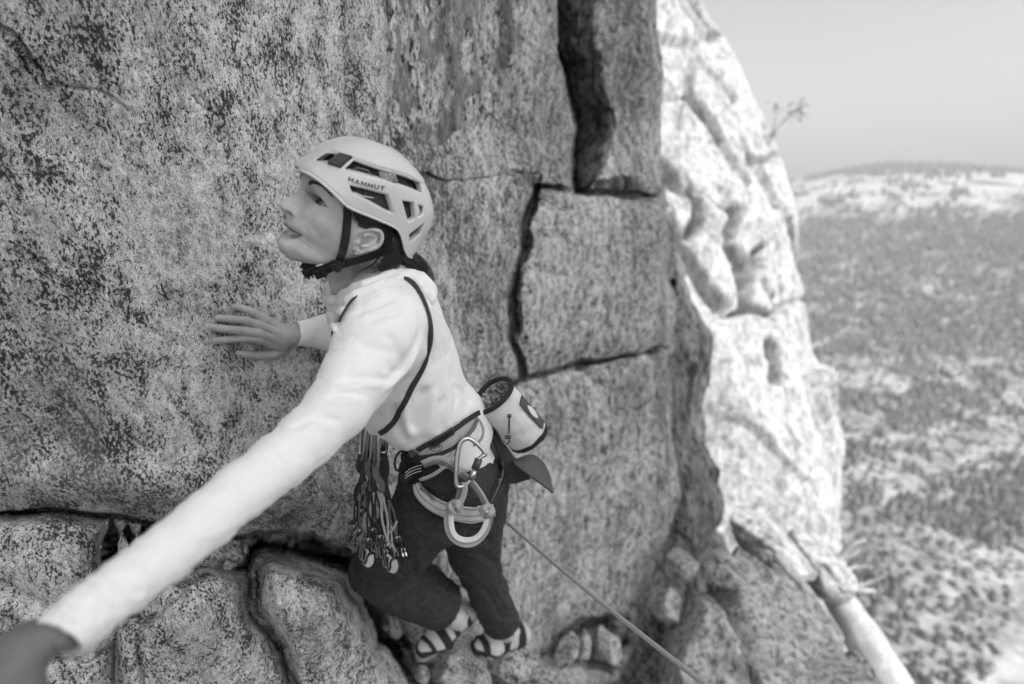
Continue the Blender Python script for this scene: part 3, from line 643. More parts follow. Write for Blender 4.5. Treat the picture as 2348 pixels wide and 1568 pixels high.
def f_head(P):
    a, b, wv = loc(P); aw = np.abs(wv)
    Fb = np.interp(b, F_B, F_A); Wb = np.interp(b, [-.105, -.094, -.077, -.057, -.03, .0, .03, .06, .10], [.013, .026, .045, .0545, .0625, .0665, .0695, .071, .068])
    A = np.interp(b, [-.11, -.09, -.05, 0, .04], [.055, .065, .078, .088, .09])
    x = np.maximum(a-(Fb-A), 0)/A; k = (x**2.15+(aw/Wb)**2.15)**(1/2.15); f = (k-1)*np.minimum(A, Wb)*.92
    jp = sd_poly(a, b, [(F_A[1]+.01, -.1020), (F_A[1]-.012, -.1020), (.082, -.0985), (.066, -.088), (.048, -.071), (.036, -.048), (.030, -.015), (.036, .06), (.07, .085), (.22, .10), (.22, -.085)])
    f = smax(f, jp, .018)
    cran = sd_ell(P, hp(.044, .036, 0), (HF, HU, HW), (.090, .086, .073)); f = smin(f, cran, .03)
    # temples slightly hollow, cheekbone, chin
    f = f+.0025*np.exp(-((a-.095)/.02)**2-((b-.03)/.018)**2-((aw-.066)/.02)**2)
    f = f-.0035*np.exp(-((a-.098)/.022)**2-((b+.018)/.014)**2-((aw-.05)/.018)**2)
    f = f+.0035*np.exp(-((a-.075)/.022)**2-((b+.055)/.022)**2-((aw-.05)/.02)**2)
    f = f-.003*np.exp(-((b+.086)/.013)**2-(aw/.018)**2-((a-.11)/.02)**2)
    # nose
    pn = sd_poly(a, b, NPOLY); Dn = np.interp(b, [p[1] for p in NP[::-1]], [p[0] for p in NP[::-1]])-a
    nb = np.interp(b, [NP[-1][1], TIP[1]-.004, -.015, .0, .012], [.0048, .0066, .0046, .0040, .0046])
    hw = nb+np.maximum(Dn, 0)*np.interp(b, [-.045, -.03, -.01, .01], [.42, .50, .60, .75]); nose = smax(pn, (aw-hw)*.85, .006)
    f = smin(f, nose, .007)
    tip = np.linalg.norm(np.stack([a-(TIP[0]-.0068), b-(TIP[1]-.0008), wv], 1), axis=1)-.0080; f = smin(f, tip, .006)
    al = np.stack([(a-(TIP[0]-.0215))/1.25, (b-(TIP[1]-.0005))/1.0, (aw-.0118)/.85], 1); f = smin(f, (np.linalg.norm(al, axis=1)-.0070), .005)
    f = f+.0034*np.exp(-((a-(TIP[0]-.033))/.005)**2-((b-(TIP[1]+.002))/.008)**2-((aw-.020)/.006)**2)
    ns = np.stack([(a-(TIP[0]-.0150))/1.75, (b-(TIP[1]-.0042)+.3*(a-TIP[0]+.015))/.85, (aw-.0105)/1.0], 1); f = smax(f, -(np.linalg.norm(ns, axis=1)-.0052)*.9, .0018)
    # eye sockets
    f = f+.0070*np.exp(-np.abs((aw-EYE_W+.001)/.0175)**2.6-np.abs((b-EYC[1]-.000)/.0125)**2.4)*ss(.06, .09, a)
    f = f-.0030*np.exp(-((aw-.032)/.022)**2-((b-EYC[1]-.0165)/.006)**2)*(a > .08)
    # lids around the eyeball
    ex0, ey, ez0 = a-EYC[0], b-EYC[1], aw-EYE_W; er = np.sqrt(ex0**2+ey**2+ez0**2)
    ca, sa = math.cos(EYE_T), math.sin(EYE_T); ex = ex0*ca+ez0*sa; ez = ez0*ca-ex0*sa
    lid = er-(EYE_R+.0014); f = smin(f, lid, .005)
    side = np.arctan2(ez, np.maximum(ex, 1e-4))/1.10                             # across the eye, inner to outer corner
    top = .0070*(1-np.clip(side, -1, 1)**2)-.0004*side+.0006; bot = -.0050*(1-np.clip(side, -1, 1)**2)-.0004*side+.0006
    mid_ = (top+bot)/2; half = (top-bot)/2; ap = np.abs(ey-mid_)-half
    cut = np.maximum(np.maximum(ap, -(ex)+.002), (EYE_R-.0012)-er); cut = np.where(np.abs(side) > 1, .002, cut)
    f = smax(f, -cut, .0008)
    # lid crease
    f = f+.0010*np.exp(-((ey-top-.0030)/.0010)**2)*(er < .0185)*(ex > 0)*(np.abs(side) < 1.2)
    # bags under the eye
    f = f-.0008*np.exp(-((ey-bot+.0045)/.002)**2-(ez/.012)**2)*(ex > 0)*(er < .025)
    # lips: curves from the midline to the corner of the mouth
    for (c0, c1, r0, r1) in ((UL0, None, .0046, .0006), (LL0, None, .0056, .0006)):
        p0 = np.array([c0[0]-r0, c0[1], 0]); p1 = np.array([c0[0]-.0085, c0[1]-.0010+(.0005 if c0 is UL0 else 0), .012]); p2 = np.array([MC[0]-.0020, MC[1], MCW-.0010])
        L = np.stack([a, b, aw], 1); d = sd_chain(L, [p0, p1, p2], [r0, r0*.9, r1]); f = smin(f, d, .0042)
    L = np.stack([a, b, aw], 1); m0 = np.array([UL1[0]+.001, (UL0[1]+LL0[1])/2-.0003, 0]); m1 = np.array([UL1[0]-.008, m0[1]-.0004, .012]); m2 = np.array([MC[0]+.0004, MC[1]-.0002, MCW])
    f = smax(f, -sd_chain(L, [m0, m1, m2], [.0037, .0030, .0015]), .0012)
    # crease from nose to mouth corner and beside the mouth
    q, _ = sd_line2(a, b, [(TIP[0]-.034, TIP[1]+.002), (MC[0]+.002, MC[1]+.014), (MC[0]-.006, MC[1]-.002)])
    f = f+.0008*np.exp(-(q/.0026)**2)*ss(.010, .020, aw)*(a > .05)
    q, _ = sd_line2(a, b, [tuple(hz(352, 950, .03)), tuple(hz(364, 1030, .03)), tuple(hz(350, 1110, .03))]); f = f+.0008*np.exp(-(q/.0018)**2)*ss(.010, .020, aw)
    q, _ = sd_line2(a, b, [tuple(hz(400, 930, .04)), tuple(hz(460, 1010, .04)), tuple(hz(455, 1090, .04))]); f = f+.0004*np.exp(-(q/.0018)**2)*ss(.01, .03, aw)
    f = f+.0005*fbm(L*95, 2, 71)*(a > .03)
    return f
EARP = [hz(x, y, wv) for x, y, wv in [(800, 1105, .070), (795, 1050, .071), (830, 1000, .074), (900, 970, .078), (975, 965, .082), (1035, 990, .084), (1052, 1045, .085), (1030, 1105, .083), (975, 1140, .079), (905, 1158, .076), (850, 1172, .073), (820, 1158, .071)]]
EARW = [.070, .071, .074, .079, .084, .086, .087, .085, .081, .077, .074, .072]
_er = spline(np.array([[p[0], p[1], w_, r_] for p, w_, r_ in zip(EARP, EARW, [.0030, .0034, .0033, .0036, .0038, .0036, .0034, .0032, .0036, .0042, .0050, .0054])]), 30)
def f_ear(P):
    a, b, wv = loc(P); L = np.stack([a, b, wv], 1)
    rim = [np.array([p[0], p[1], w_]) for p, w_ in zip(EARP, EARW)]
    f = sd_chain(L, _er[:, :3], _er[:, 3]); pl = _er[:, :2]; cx = pl.mean(0); ins = sd_poly(a, b, pl)
    # dish inside the rim: slopes in towards the head at the canal
    can = hz(850, 1085, .07); dist = np.hypot(a-can[0], b-can[1]); tilt = np.interp(dist, [0, .010, .022, .045], [.064, .068, .077, .081])
    dish = smax(np.abs(wv-tilt)-.0022, ins-.0005, .003); f = smin(f, dish, .003)
    ah = [hz(x, y, .08) for x, y in [(900, 1030), (950, 1010), (1005, 1040), (990, 1085), (930, 1120), (880, 1125)]]
    ahl = [np.array([p[0], p[1], .0790]) for p in ah]; f = smin(f, sd_chain(L, ahl, [.0024, .0030, .0032, .0034, .0034, .0030]), .003)
    tr = hz(828, 1090, .07); f = smin(f, np.linalg.norm(L-np.array([tr[0], tr[1], .0735]), axis=1)-.0038, .003)
    root = sd_cap(L, np.array([rim[2][0], rim[2][1]-.004, .066]), np.array([rim[10][0]+.001, rim[10][1]+.004, .064]), .007, .006)
    bk = sd_cap(L, np.array([cx[0]+.006, cx[1], .068]), np.array([cx[0]-.004, cx[1]+.002, .076]), .010, .008)
    return smin(f, smin(root, np.maximum(bk, wv-tilt+.001), .004), .005)
NK0 = Q(800, 592, 1.00); NK1 = Q(826, 655, 1.0); NK2 = Q(850, 735, 1.03)
def f_neck(P):
    d = sd_chain(P, [NK0, NK1, NK2], [.050, .056, .070])
    st = sd_cap(P, Q(822, 580, .935), Q(772, 668, .96), .008, .007)          # sternomastoid
    return smin(d, st, .02)
def f_lip(P):
    a, b, wv = loc(P); L = np.stack([a, b, np.abs(wv)], 1); d = None
    for (c0, r0) in ((UL0, .0046), (LL0, .0056)):
        p0 = np.array([c0[0]-r0, c0[1], 0]); p1 = np.array([c0[0]-.0085, c0[1]-.0008, .012]); p2 = np.array([MC[0]+.000, MC[1], MCW])
        e = sd_chain(L, [p0, p1, p2], [r0, r0*.85, .0010]); d = e if d is None else np.minimum(d, e)
    return d
def _tr0(f, px, py):
    r = Q(px, py, 1.0); L = np.linalg.norm(r); t = .6
    for _ in range(90):
        v = float(f((r*t)[None])[0])
        if v < .0002: break
        t += max(v*.8/L, .0003)
    return r*t
_m = _tr0(f_head, *zc(322, 1022))-HC; MC = np.array([_m @ HF, _m @ HU]); MCW = float(_m @ HW); print('mouth corner', MC, MCW)
def f_skin_head(P): return smin(smin(f_head(P), f_ear(P), .004), f_neck(P), .022)

def make_eye(parent, side=1):
    th = np.linspace(0, math.pi, 41); ph = np.linspace(0, 2*math.pi, 41)
    c = hp(EYC[0], EYC[1], side*EYE_W); g = unit(HF*.86+HU*.06+HW*.42); x = unit(np.cross(g, HU)); y = np.cross(x, g)
    V = []; F = []; mi = []
    for t in th:
        r = EYE_R*(1+.055*math.exp(-(t/.36)**2))
        for p in ph: V.append(c+r*(g*math.cos(t)+math.sin(t)*(x*math.cos(p)+y*math.sin(p))))
    for i in range(40):
        for k in range(40):
            F.append([i*41+k, i*41+k+1, (i+1)*41+k+1, (i+1)*41+k]); t = (th[i]+th[i+1])/2; mi.append(2 if t < .2 else (1 if t < .52 else 0))
    mesh_np('eye', W(np.array(V)), F, None, parent, mats=[EYE_WHITE, EYE_IRIS, EYE_PUPIL], midx=mi)

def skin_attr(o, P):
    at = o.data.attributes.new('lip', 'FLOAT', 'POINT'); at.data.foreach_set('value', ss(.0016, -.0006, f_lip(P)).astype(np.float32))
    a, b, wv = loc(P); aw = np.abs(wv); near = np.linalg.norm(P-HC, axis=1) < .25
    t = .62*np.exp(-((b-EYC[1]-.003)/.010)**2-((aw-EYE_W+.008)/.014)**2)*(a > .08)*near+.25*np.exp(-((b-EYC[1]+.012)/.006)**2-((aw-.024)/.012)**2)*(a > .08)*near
    t = t+.22*(P[:, 0] < -.36)*(P[:, 2] > 1.0)+.82*(P[:, 2] < .52)  # shade on the near hand painted into its skin colour; wall hand slightly darker
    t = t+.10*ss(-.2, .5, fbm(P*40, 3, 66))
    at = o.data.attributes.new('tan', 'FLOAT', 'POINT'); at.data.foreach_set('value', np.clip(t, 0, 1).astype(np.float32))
# ================================================================== helmet
def H3(zx, zy, wv): a, b = hz(zx, zy, wv); return hp(a, b, wv)
HOUT = [hl(*p) for p in [(667, 383), (676, 366), (700, 350), (740, 325), (790, 311), (820, 311), (850, 318), (900, 343), (945, 388), (970, 430), (981, 470), (976, 510), (958, 545), (938, 582)]]
HOUT = [np.array([.043+(p[0]-.043)*.94, p[1]]) for p in HOUT]; HB = spline(HOUT, 36)
HLOW = [hl(667, 383), hl(684, 387, .03), hl(700, 394, .055), hl(723, 406, .072), hl(745, 421, .082), hl(775, 450, .088), hl(800, 474, .09), hl(850, 495, .09), hl(904, 519, .086), hl(916, 540, .080), hl(923, 570, .072), hl(931, 582, .06), hl(938, 582, .03)]
HLOW = [np.array([.043+(p[0]-.043)*(1-.06*max(0, 1-(w_/.075)**2)), p[1]]) for p, w_ in zip(HLOW, (0, .03, .055, .072, .082, .088, .09, .09, .086, .080, .072, .06, .03))]; HLOW_S = spline(HLOW, 40)
HREG = np.concatenate([HB, HLOW_S[::-1]])
H_A, H_W = .082, .094
def _hout(a, b, wv, off):
    q, _ = sd_line2(a, b, HB); s_ = np.where(sd_poly(a, b, np.concatenate([HB, [[-.03, -.06], [.12, -.06]]])) < 0, 1, -1); D = q*s_-off
    A = H_A; Wd = H_W-off; x = np.maximum(A-D, 0)/A
    k = (x**2.25+(np.abs(wv)/Wd)**2.25)**(1/2.25); return (k-1)*A*.9
VZ = [[(468, 352), (560, 288), (660, 288), (700, 330), (640, 380), (560, 378)],
      [(722, 424), (806, 348), (1030, 428), (1150, 460), (1290, 500), (1405, 552), (1428, 642), (1330, 604), (1190, 556), (1060, 512), (950, 482)],
      [(764, 574), (900, 604), (1112, 660), (1156, 822), (1100, 800), (960, 722), (790, 636)],
      [(1244, 712), (1345, 730), (1357, 870), (1300, 902)], [(1380, 750), (1432, 766), (1426, 830), (1388, 858)], [(1308, 1020), (1440, 915), (1400, 1010), (1310, 1092)]]
def f_hout(P): return _hout(*loc(P), 0.0)
def trace(f, px, py, d0=.6, d1=1.6, off=0.0):
    """first surface point of f along the ray of a reference pixel"""
    r = Q(px, py, 1.0); L = np.linalg.norm(r); t = d0
    for _ in range(90):
        v = float(f((r*t)[None])[0])
        if v < .0002: break
        t += max(v*.8/L, .0003)
        if t > d1: break
    return r*(t-off/L)
def trace_n(f, px, py, **k):
    p = trace(f, px, py, **k); e = .002; g = np.array([float(f((p+np.eye(3)[i]*e)[None])[0]-f((p-np.eye(3)[i]*e)[None])[0]) for i in range(3)]); return p, unit(g)
def surf_ab(x, y): p = trace(f_hout, *zc(x, y)); D = p-HC; return np.array([D @ HF, D @ HU])
VENTS = [[surf_ab(x, y) for x, y in v] for v in VZ]
GRO = [surf_ab(x, y) for x, y in [(500, 232), (600, 250), (720, 290), (820, 328), (1030, 402), (1160, 434), (1300, 480), (1412, 545)]]
def f_shell(P):
    a, b, wv = loc(P); fo = _hout(a, b, wv, 0.0); fi = _hout(a, b, wv, .013); aw = np.abs(wv)
    q, tt = sd_line2(a, b, GRO); up = sd_poly(a, b, GRO+[(-.3, .3), (.3, .3)])
    fo = fo-.0016*ss(.0018, -.0018, up)*(aw > .03)*ss(.10, .06, -a+.0)*1.0+.0007*np.exp(-(q/.0018)**2)
    f = np.maximum(fo, -fi); f = smax(f, sd_poly(a, b, HREG), .003)
    for i, v in enumerate(VENTS):
        d = sd_poly(a, b, v)-.0004; d = np.where(aw < .012, .01, d)
        f = smax(f, -(d+.35*np.minimum(np.maximum(-fo, 0), .012)*.5), .0028)
    return f
def f_liner(P):
    a, b, wv = loc(P); f = np.maximum(_hout(a, b, wv, .0135), -_hout(a, b, wv, .020)); 
    return np.maximum(f, sd_poly(a, b, HREG)+.003)
GLYPH = {  # heavy block letters drawn as quads in a 0..1 box: width, list of convex polygons
    'M': (1.12, [[(0, 0), (.27, 0), (.27, 1), (0, 1)], [(.85, 0), (1.12, 0), (1.12, 1), (.85, 1)], [(.27, 1), (.27, .55), (.56, .12), (.56, .52)], [(.85, 1), (.56, .52), (.56, .12), (.85, .55)]]),
    'A': (1.06, [[(0, 0), (.28, 0), (.64, 1), (.38, 1)], [(1.06, 0), (.78, 0), (.50, .78), (.64, 1)], [(.34, .17), (.72, .17), (.65, .38), (.42, .38)]]),
    'U': (.95, [[(0, .22), (.27, .30), (.27, 1), (0, 1)], [(.95, .22), (.68, .30), (.68, 1), (.95, 1)], [(0, .22), (.14, 0), (.40, .22), (.27, .30)], [(.14, 0), (.81, 0), (.55, .22), (.40, .22)], [(.95, .22), (.68, .30), (.55, .22), (.81, 0)]]),
    'T': (.90, [[(0, .76), (.90, .76), (.90, 1), (0, 1)], [(.31, 0), (.59, 0), (.59, .76), (.31, .76)]]),
}
def text_tris(txt):
    V = []; F = []; x0 = 0
    for ch in txt:
        wd, polys = GLYPH[ch]
        for q in polys:
            q = np.array(q, float); N = 5; b0 = len(V)
            for i in range(N):
                for j in range(N):
                    u, v = i/(N-1), j/(N-1); p = (q[0]*(1-u)+q[1]*u)*(1-v)+(q[3]*(1-u)+q[2]*u)*v; V.append((p[0]+x0, p[1]))
            F += [[b0+i*N+j, b0+i*N+j+1, b0+(i+1)*N+j+1, b0+(i+1)*N+j] for i in range(N-1) for j in range(N-1)]
        x0 += wd+.22
    V = np.array(V); return V, F, V[:, 0].max()
def decal_text(name, txt, f, p0, p1, h, mat, parent, off=.0006, bend=0.0, d0=.6):
    """lettering laid on surface f from reference pixel p0 (start of baseline) to p1"""
    V, F, wd = text_tris(txt); p0 = np.array(p0); p1 = np.array(p1); ux = (p1-p0)/wd; n_ = np.array([ux[1], -ux[0]]); n_ = n_/np.linalg.norm(n_)*h; out = []
    for x, y in V:
        t = x/wd; q = p0+ux*x+n_*y+n_*bend*4*t*(t-1); out.append(trace(f, q[0], q[1], d0=d0, off=off))
    mesh_np(name, W(np.array(out)), F, mat, parent, smooth=False)
def make_helmet():
    t = thing('climbing_helmet', 'pale climbing helmet with dark vents and brand lettering, worn by the climber', 'helmet', WQ(830, 520, .95))
    lo = hp(.05, .08, 0)-.17; hi = hp(.05, .08, 0)+.17
    sdf_obj('shell', f_shell, lo, hi, .0013, HELM, t)
    sdf_obj('liner', f_liner, lo, hi, .0028, FOAM, t)
    rb = MB(); both = {}
    for sgn in (1, -1):
        pts = []
        for a, b in HLOW_S[1:]:
            lo_, hi_ = 0., H_W
            for _ in range(24):
                m_ = (lo_+hi_)/2
                if _hout(np.array([a]), np.array([b]), np.array([m_]), 0.0)[0] < 0: lo_ = m_
                else: hi_ = m_
            pts.append((a, b, lo_))
        both[sgn] = np.array([hp(a, b-.0008, sgn*(wv-.0005)) for a, b, wv in pts])
    rb.tube(np.concatenate([both[-1][::-1], both[1]]), .0021, 8)
    rb.build('rim', HELM_RIM, t)
    HI = lambda x, y: trace(f_hout, *zc(x, y), off=-.007)
    # pieces seen in the vents
    st = MB(); st.strap([HI(1085, 425), HI(1110, 490), HI(1140, 560)], .0125, .0025, HW); st.build('foam_rib', FOAM_L, t)
    st = MB(); st.strap([HI(1358, 735), HI(1372, 800), HI(1376, 870)], .0045, .002, HW); st.build('foam_rib', HELM, t)
    st = MB(); st.tube([HI(800, 632), HI(880, 668), HI(975, 683)], .0012, 6); st.build('vent_wire', HELM, t); st = MB(); st.tube([HI(1170, 540), HI(1250, 580), HI(1330, 600)], .0016, 6); st.build('vent_wire', HELM, t)
    st = MB(); st.tube([HI(785, 430), HI(830, 405), HI(930, 432), HI(960, 480)], .0007, 5); st.build('vent_wire', FOAM_L, t)
    # head-torch clip
    c = [trace_n(f_hout, *zc(*p)) for p in [(562, 376), (676, 286), (788, 318), (676, 414)]]; nn = unit(sum(x[1] for x in c)); pc = [x[0] for x in c]
    fr = [p+nn*.0045 for p in pc]; ins = np.mean(fr, 0); V = pc+[p+nn*.0022 for p in pc]+[ins+(p-ins)*.94+nn*.0008 for p in fr]
    F = [[8, 9, 10, 11]]
    for i in range(4):
        j = (i+1) % 4; F += [[i, j, 4+j, 4+i], [4+i, 4+j, 8+j, 8+i]]
    mesh_np('torch_clip', W(np.array(V)), F, RUBBER, t, smooth=False)
    decal_text('lettering', 'MAMMUT', f_hout, zc(742, 527), zc(1074, 616), 10.2, LOGO, t, bend=.25)
    # straps
    fs = f_skin_head; s = MB(); zp = [(742, 748), (742, 800), (738, 900), (722, 1040), (700, 1150), (672, 1225), (650, 1275)]
    P = []; N = []
    for z in zp:
        p, n = trace_n(fs, *zc(*z)); P.append(p+n*.0022); N.append(n)
    P[0] = H3(742, 735, .079)
    s.strap(spline(P, 24), .0066, .0010, spline(N, 24)); s.build('chin_strap', WEB, t)
    s = MB(); P = [H3(x, y, wv) for x, y, wv in [(690, 1290, .052), (760, 1272, .056), (850, 1248, .0585), (940, 1222, .060), (1010, 1200, .061), (1080, 1175, .060)]]
    s.strap(spline(P, 20), .0065, .0010, unit(HW-.3*HU)); s.build('chin_strap', WEB, t)
    s = MB(); P = [H3(x, y, wv) for x, y, wv in [(650, 1292, .050), (590, 1312, .040), (545, 1332, .033), (500, 1347, .026), (450, 1347, .018), (400, 1330, .010), (352, 1300, .003)]]; N = [unit(HW*.9-HU*(.3+.02*i)) for i in range(7)]
    P.append(P[-1]+np.array([.002, -.004, .03])); N.append(N[-1])
    s.strap(spline(P, 24), .0092, .0022, spline(N, 24)); s.build('chin_pad', WEB, t)
    s = MB(); u = unit(P[1]-P[0]); n0 = unit(N[0]); v = unit(np.cross(n0, u)); u = unit(np.cross(v, n0))
    c = P[0]+n0*.003
    s.box(c, u, v, n0, .0105, .0085, .0030, .4); s.box(c+n0*.003+u*.003, u, v, n0, .0018, .0092, .0016); s.box(c+n0*.003-u*.007, u, v, n0, .0014, .0088, .0014); s.build('buckle', PLAST, t)
    s = MB(); u = unit(P[4]-P[3]); n0 = unit(N[4]); v = unit(np.cross(n0, u)); u = unit(np.cross(v, n0))
    c = H3(490, 1360, .026)+n0*.003; s.box(c, u, v, n0, .0100, .0085, .0032, .4); s.box(c+n0*.0035-u*.005, u, v, n0, .0012, .0105, .0018)
    c = H3(395, 1345, .012)+n0*.003; s.box(c, u, v, n0, .0100, .0070, .0034, .45)
    for k in range(4): s.box(c+u*(.010-.0035*k)+v*.004*(k % 2)+n0*.002, u, v, n0, .0012, .0075, .0022)
    s.build('buckle', PLAST, t)
    return t
# ------------------------------------------------------------------ hair
def hair_mesh(parent):
    mb = MB()
    def f_base(P):
        a, b, wv = loc(P); f = smin(sd_ell(P, hp(.041, .036, 0), (HF, HU, HW), (.091, .088, .0765)), f_head(P)-.0022, .004)
        reg = [hz(x, y, .07) for x, y in [(800, 800), (900, 700), (1500, 700), (1500, 1000), (1280, 1190), (1200, 1330), (1080, 1290), (1070, 1150), (1085, 1060), (1060, 985), (990, 955), (880, 960), (835, 930), (815, 870)]]
        d = sd_poly(a, b, reg); f = smax(f, d+.0012*fbm(P*400, 2, 5), .004)
        lk = sd_chain(P, [H3(1150, 1060, .066), H3(1150, 1180, .058), H3(1120, 1260, .056), H3(1050, 1320, .056)], [.014, .016, .012, .006])
        pt = sd_chain(P, [H3(1190, 1190, .050), H3(1290, 1225, .056), H3(1380, 1290, .062), H3(1440, 1370, .066)], [.012, .017, .0135, .007])
        f = smin(f, smin(lk, pt, .008), .006); return f+.0012*fbm(P@np.array([[1, 0, 0], [0, 1, 0], [0, 0, 1.]])*260, 2, 9)
    V, F = sdf_mesh(f_base, HC+[-.16, -.20, -.14], HC+[.22, .16, .14], .0022); mb.add(V, F.tolist()); r3 = np.random.RandomState(11)
    def lock(g, n, spread, r=.00042, wav=.002, k=14):
        g = spline(g, k)
        for _ in range(n):
            o1 = r3.normal(0, 1, 3)*spread; o2 = o1+r3.normal(0, 1, 3)*spread*.5; L = r3.uniform(.72, 1.0); u = np.linspace(0, L, k)
            i = u*(k-1); lo_ = np.minimum(i.astype(int), k-2); fr = (i-lo_)[:, None]; c = g[lo_]*(1-fr)+g[lo_+1]*fr
            off = o1[None]*(1-u[:, None])+o2[None]*u[:, None]; wv = r3.normal(0, wav, 3)[None]*np.sin(u*r3.uniform(2, 7)+r3.uniform(0, 6))[:, None]*u[:, None]
            mb.tube(c+off*(.4+.6*np.sin(np.clip(u, 0, 1)*2.2))[:, None]+wv, r*np.linspace(1, .35, k), 4, cap=False)
    Z = lambda *p: [H3(*q) for q in p]
    lock(Z((1070, 940, .078), (1120, 1020, .076), (1130, 1110, .074), (1110, 1200, .075), (1040, 1290, .078), (940, 1330, .078)), 90, .004)
    lock(Z((1100, 960, .074), (1160, 1050, .070), (1170, 1150, .070), (1160, 1250, .074), (1100, 1330, .078), (1010, 1350, .078)), 90, .004)
    lock(Z((1150, 1000, .070), (1200, 1100, .062), (1215, 1200, .066), (1190, 1290, .074), (1120, 1350, .078)), 80, .0035)
    lock(Z((1210, 1180, .055), (1290, 1195, .062), (1370, 1230, .068), (1440, 1300, .072), (1490, 1390, .074), (1510, 1500, .074)), 90, .0035, wav=.003)
    lock(Z((1210, 1200, .058), (1290, 1240, .066), (1370, 1290, .072), (1430, 1350, .076), (1480, 1450, .076)), 110, .0045, wav=.003)
    lock(Z((1215, 1220, .058), (1270, 1290, .068), (1350, 1330, .074), (1430, 1360, .078), (1500, 1410, .078), (1500, 1480, .078)), 40, .003, wav=.004)
    lock(Z((1230, 1190, .058), (1300, 1185, .062), (1380, 1200, .066), (1425, 1240, .068)), 14, .0015)
    lock(Z((840, 930, .078), (900, 950, .082), (960, 950, .084), (1040, 960, .084), (1085, 1010, .082), (1080, 1090, .076), (1010, 1170, .070)), 40, .0014)
    lock(Z((1060, 1180, .066), (980, 1280, .062), (900, 1330, .060), (830, 1370, .058)), 12, .0016)
    lock(Z((820, 790, .0745), (822, 850, .075), (840, 910, .0765)), 60, .0022, wav=.0005)
    lock(Z((850, 800, .0745), (870, 870, .077), (900, 930, .080)), 60, .003, wav=.0005)
    lock(Z((800, 780, .0735), (806, 830, .074), (825, 900, .0755)), 26, .0016, wav=.0004)
    mb.build('hair', HAIR, parent)
def brows(parent):
    mb = MB(); m2 = MB(); r3 = np.random.RandomState(3)
    g = [(388, 556), (430, 548), (480, 560), (530, 592), (575, 635), (600, 665)]; gp = spline(np.array(g, float), 30)
    for k in range(260):
        t = r3.uniform(0, 1)**.9; i = int(t*28); b = gp[i]; d = gp[i+1]-gp[i]; d /= np.linalg.norm(d); hgt = 17*(1-.75*t)
        o = r3.uniform(-1, 1)*hgt; st = b+np.array([-d[1], d[0]])*o; ang = .75*(1-t)*(-1)+r3.normal(0, .12); dd = np.array([d[0]*math.cos(ang)-d[1]*math.sin(ang), d[0]*math.sin(ang)+d[1]*math.cos(ang)])
        L = r3.uniform(18, 32); P = []
        for q, of in ((0, .0003), (.5, .0011), (1, .0008)):
            p, n = trace_n(f_head, *zc(*(st+dd*L*q))); P.append(p+n*of)
        mb.tube(P, [.00040, .00034, .00012], 4, cap=False); m2.tube([q-2*((q-HC) @ HW)*HW for q in P], [.00040, .00034, .00012], 4, cap=False)
    mb.build('eyebrow', HAIR, parent); m2.build('eyebrow', HAIR, parent)
    ca, sa = math.cos(EYE_T), math.sin(EYE_T)
    for sgn in (1, -1):
        mb = MB()
        for k in range(44):
            side = -.9+1.85*k/43; az = side*1.10; up = .0070*(1-side**2)-.0004*side+.0006; rr_ = EYE_R+.0013; h = up/rr_; ex = rr_*math.cos(az)*math.cos(h); ez = rr_*math.sin(az)*math.cos(h)
            a = EYC[0]+ex*ca-ez*sa; wv = EYE_W+ez*ca+ex*sa; p = np.array([a, EYC[1]+up, wv])
            dr = unit(np.array([ex*ca-ez*sa, .0045, ez*ca+ex*sa])); L = r3.uniform(.005, .0075)
            pts = [p, p+dr*L*.5+np.array([0, -.0004, 0]), p+dr*L+np.array([0, .0016, 0])]
            mb.tube([hp(q[0], q[1], sgn*q[2]) for q in pts], [.0006, .0005, .0002], 4, cap=False)
        mb.build('eyelashes', HAIR, parent)
def earring(parent):
    mb = MB(); c = H3(818, 1165, .077); pts = [c+.0042*(math.cos(t)*HF*1.0-math.sin(t)*HU*1.15)+.0015*HW for t in np.linspace(-1.0, 3.6, 20)]
    mb.tube(pts, .0011, 8); mb.build('earring', STEEL, parent)
# ================================================================== clothes, hands, legs
def fold(P, pts, w, amp, dirn=None):
    pts = np.asarray(pts, float); w = w*.85; lo = pts.min(0)-4*w; hi = pts.max(0)+4*w; m = ((P > lo) & (P < hi)).all(1); r = np.zeros(len(P))
    if m.any():
        q = P[m]; best = np.full(len(q), 9.); n = len(pts)-1; u = np.zeros(len(q))
        for i in range(n):
            ab = pts[i+1]-pts[i]; t = np.clip(((q-pts[i]) @ ab)/(ab @ ab+1e-12), 0, 1); e = np.linalg.norm(q-pts[i]-t[:, None]*ab, axis=1); k = e < best; best = np.where(k, e, best); u = np.where(k, (i+t)/n, u)
        r[m] = amp*np.exp(-(best/w)**2)*ss(0, .25, u)*ss(0, .25, 1-u)
    return r
def fold_old(P, pts, w, amp, dirn=None):
    """a soft crease running along a 3-D polyline: returns displacement"""
    d = sd_chain(P, [np.asarray(p, float) for p in pts], [0.0]*len(pts)); return amp*np.exp(-(d/w)**2)
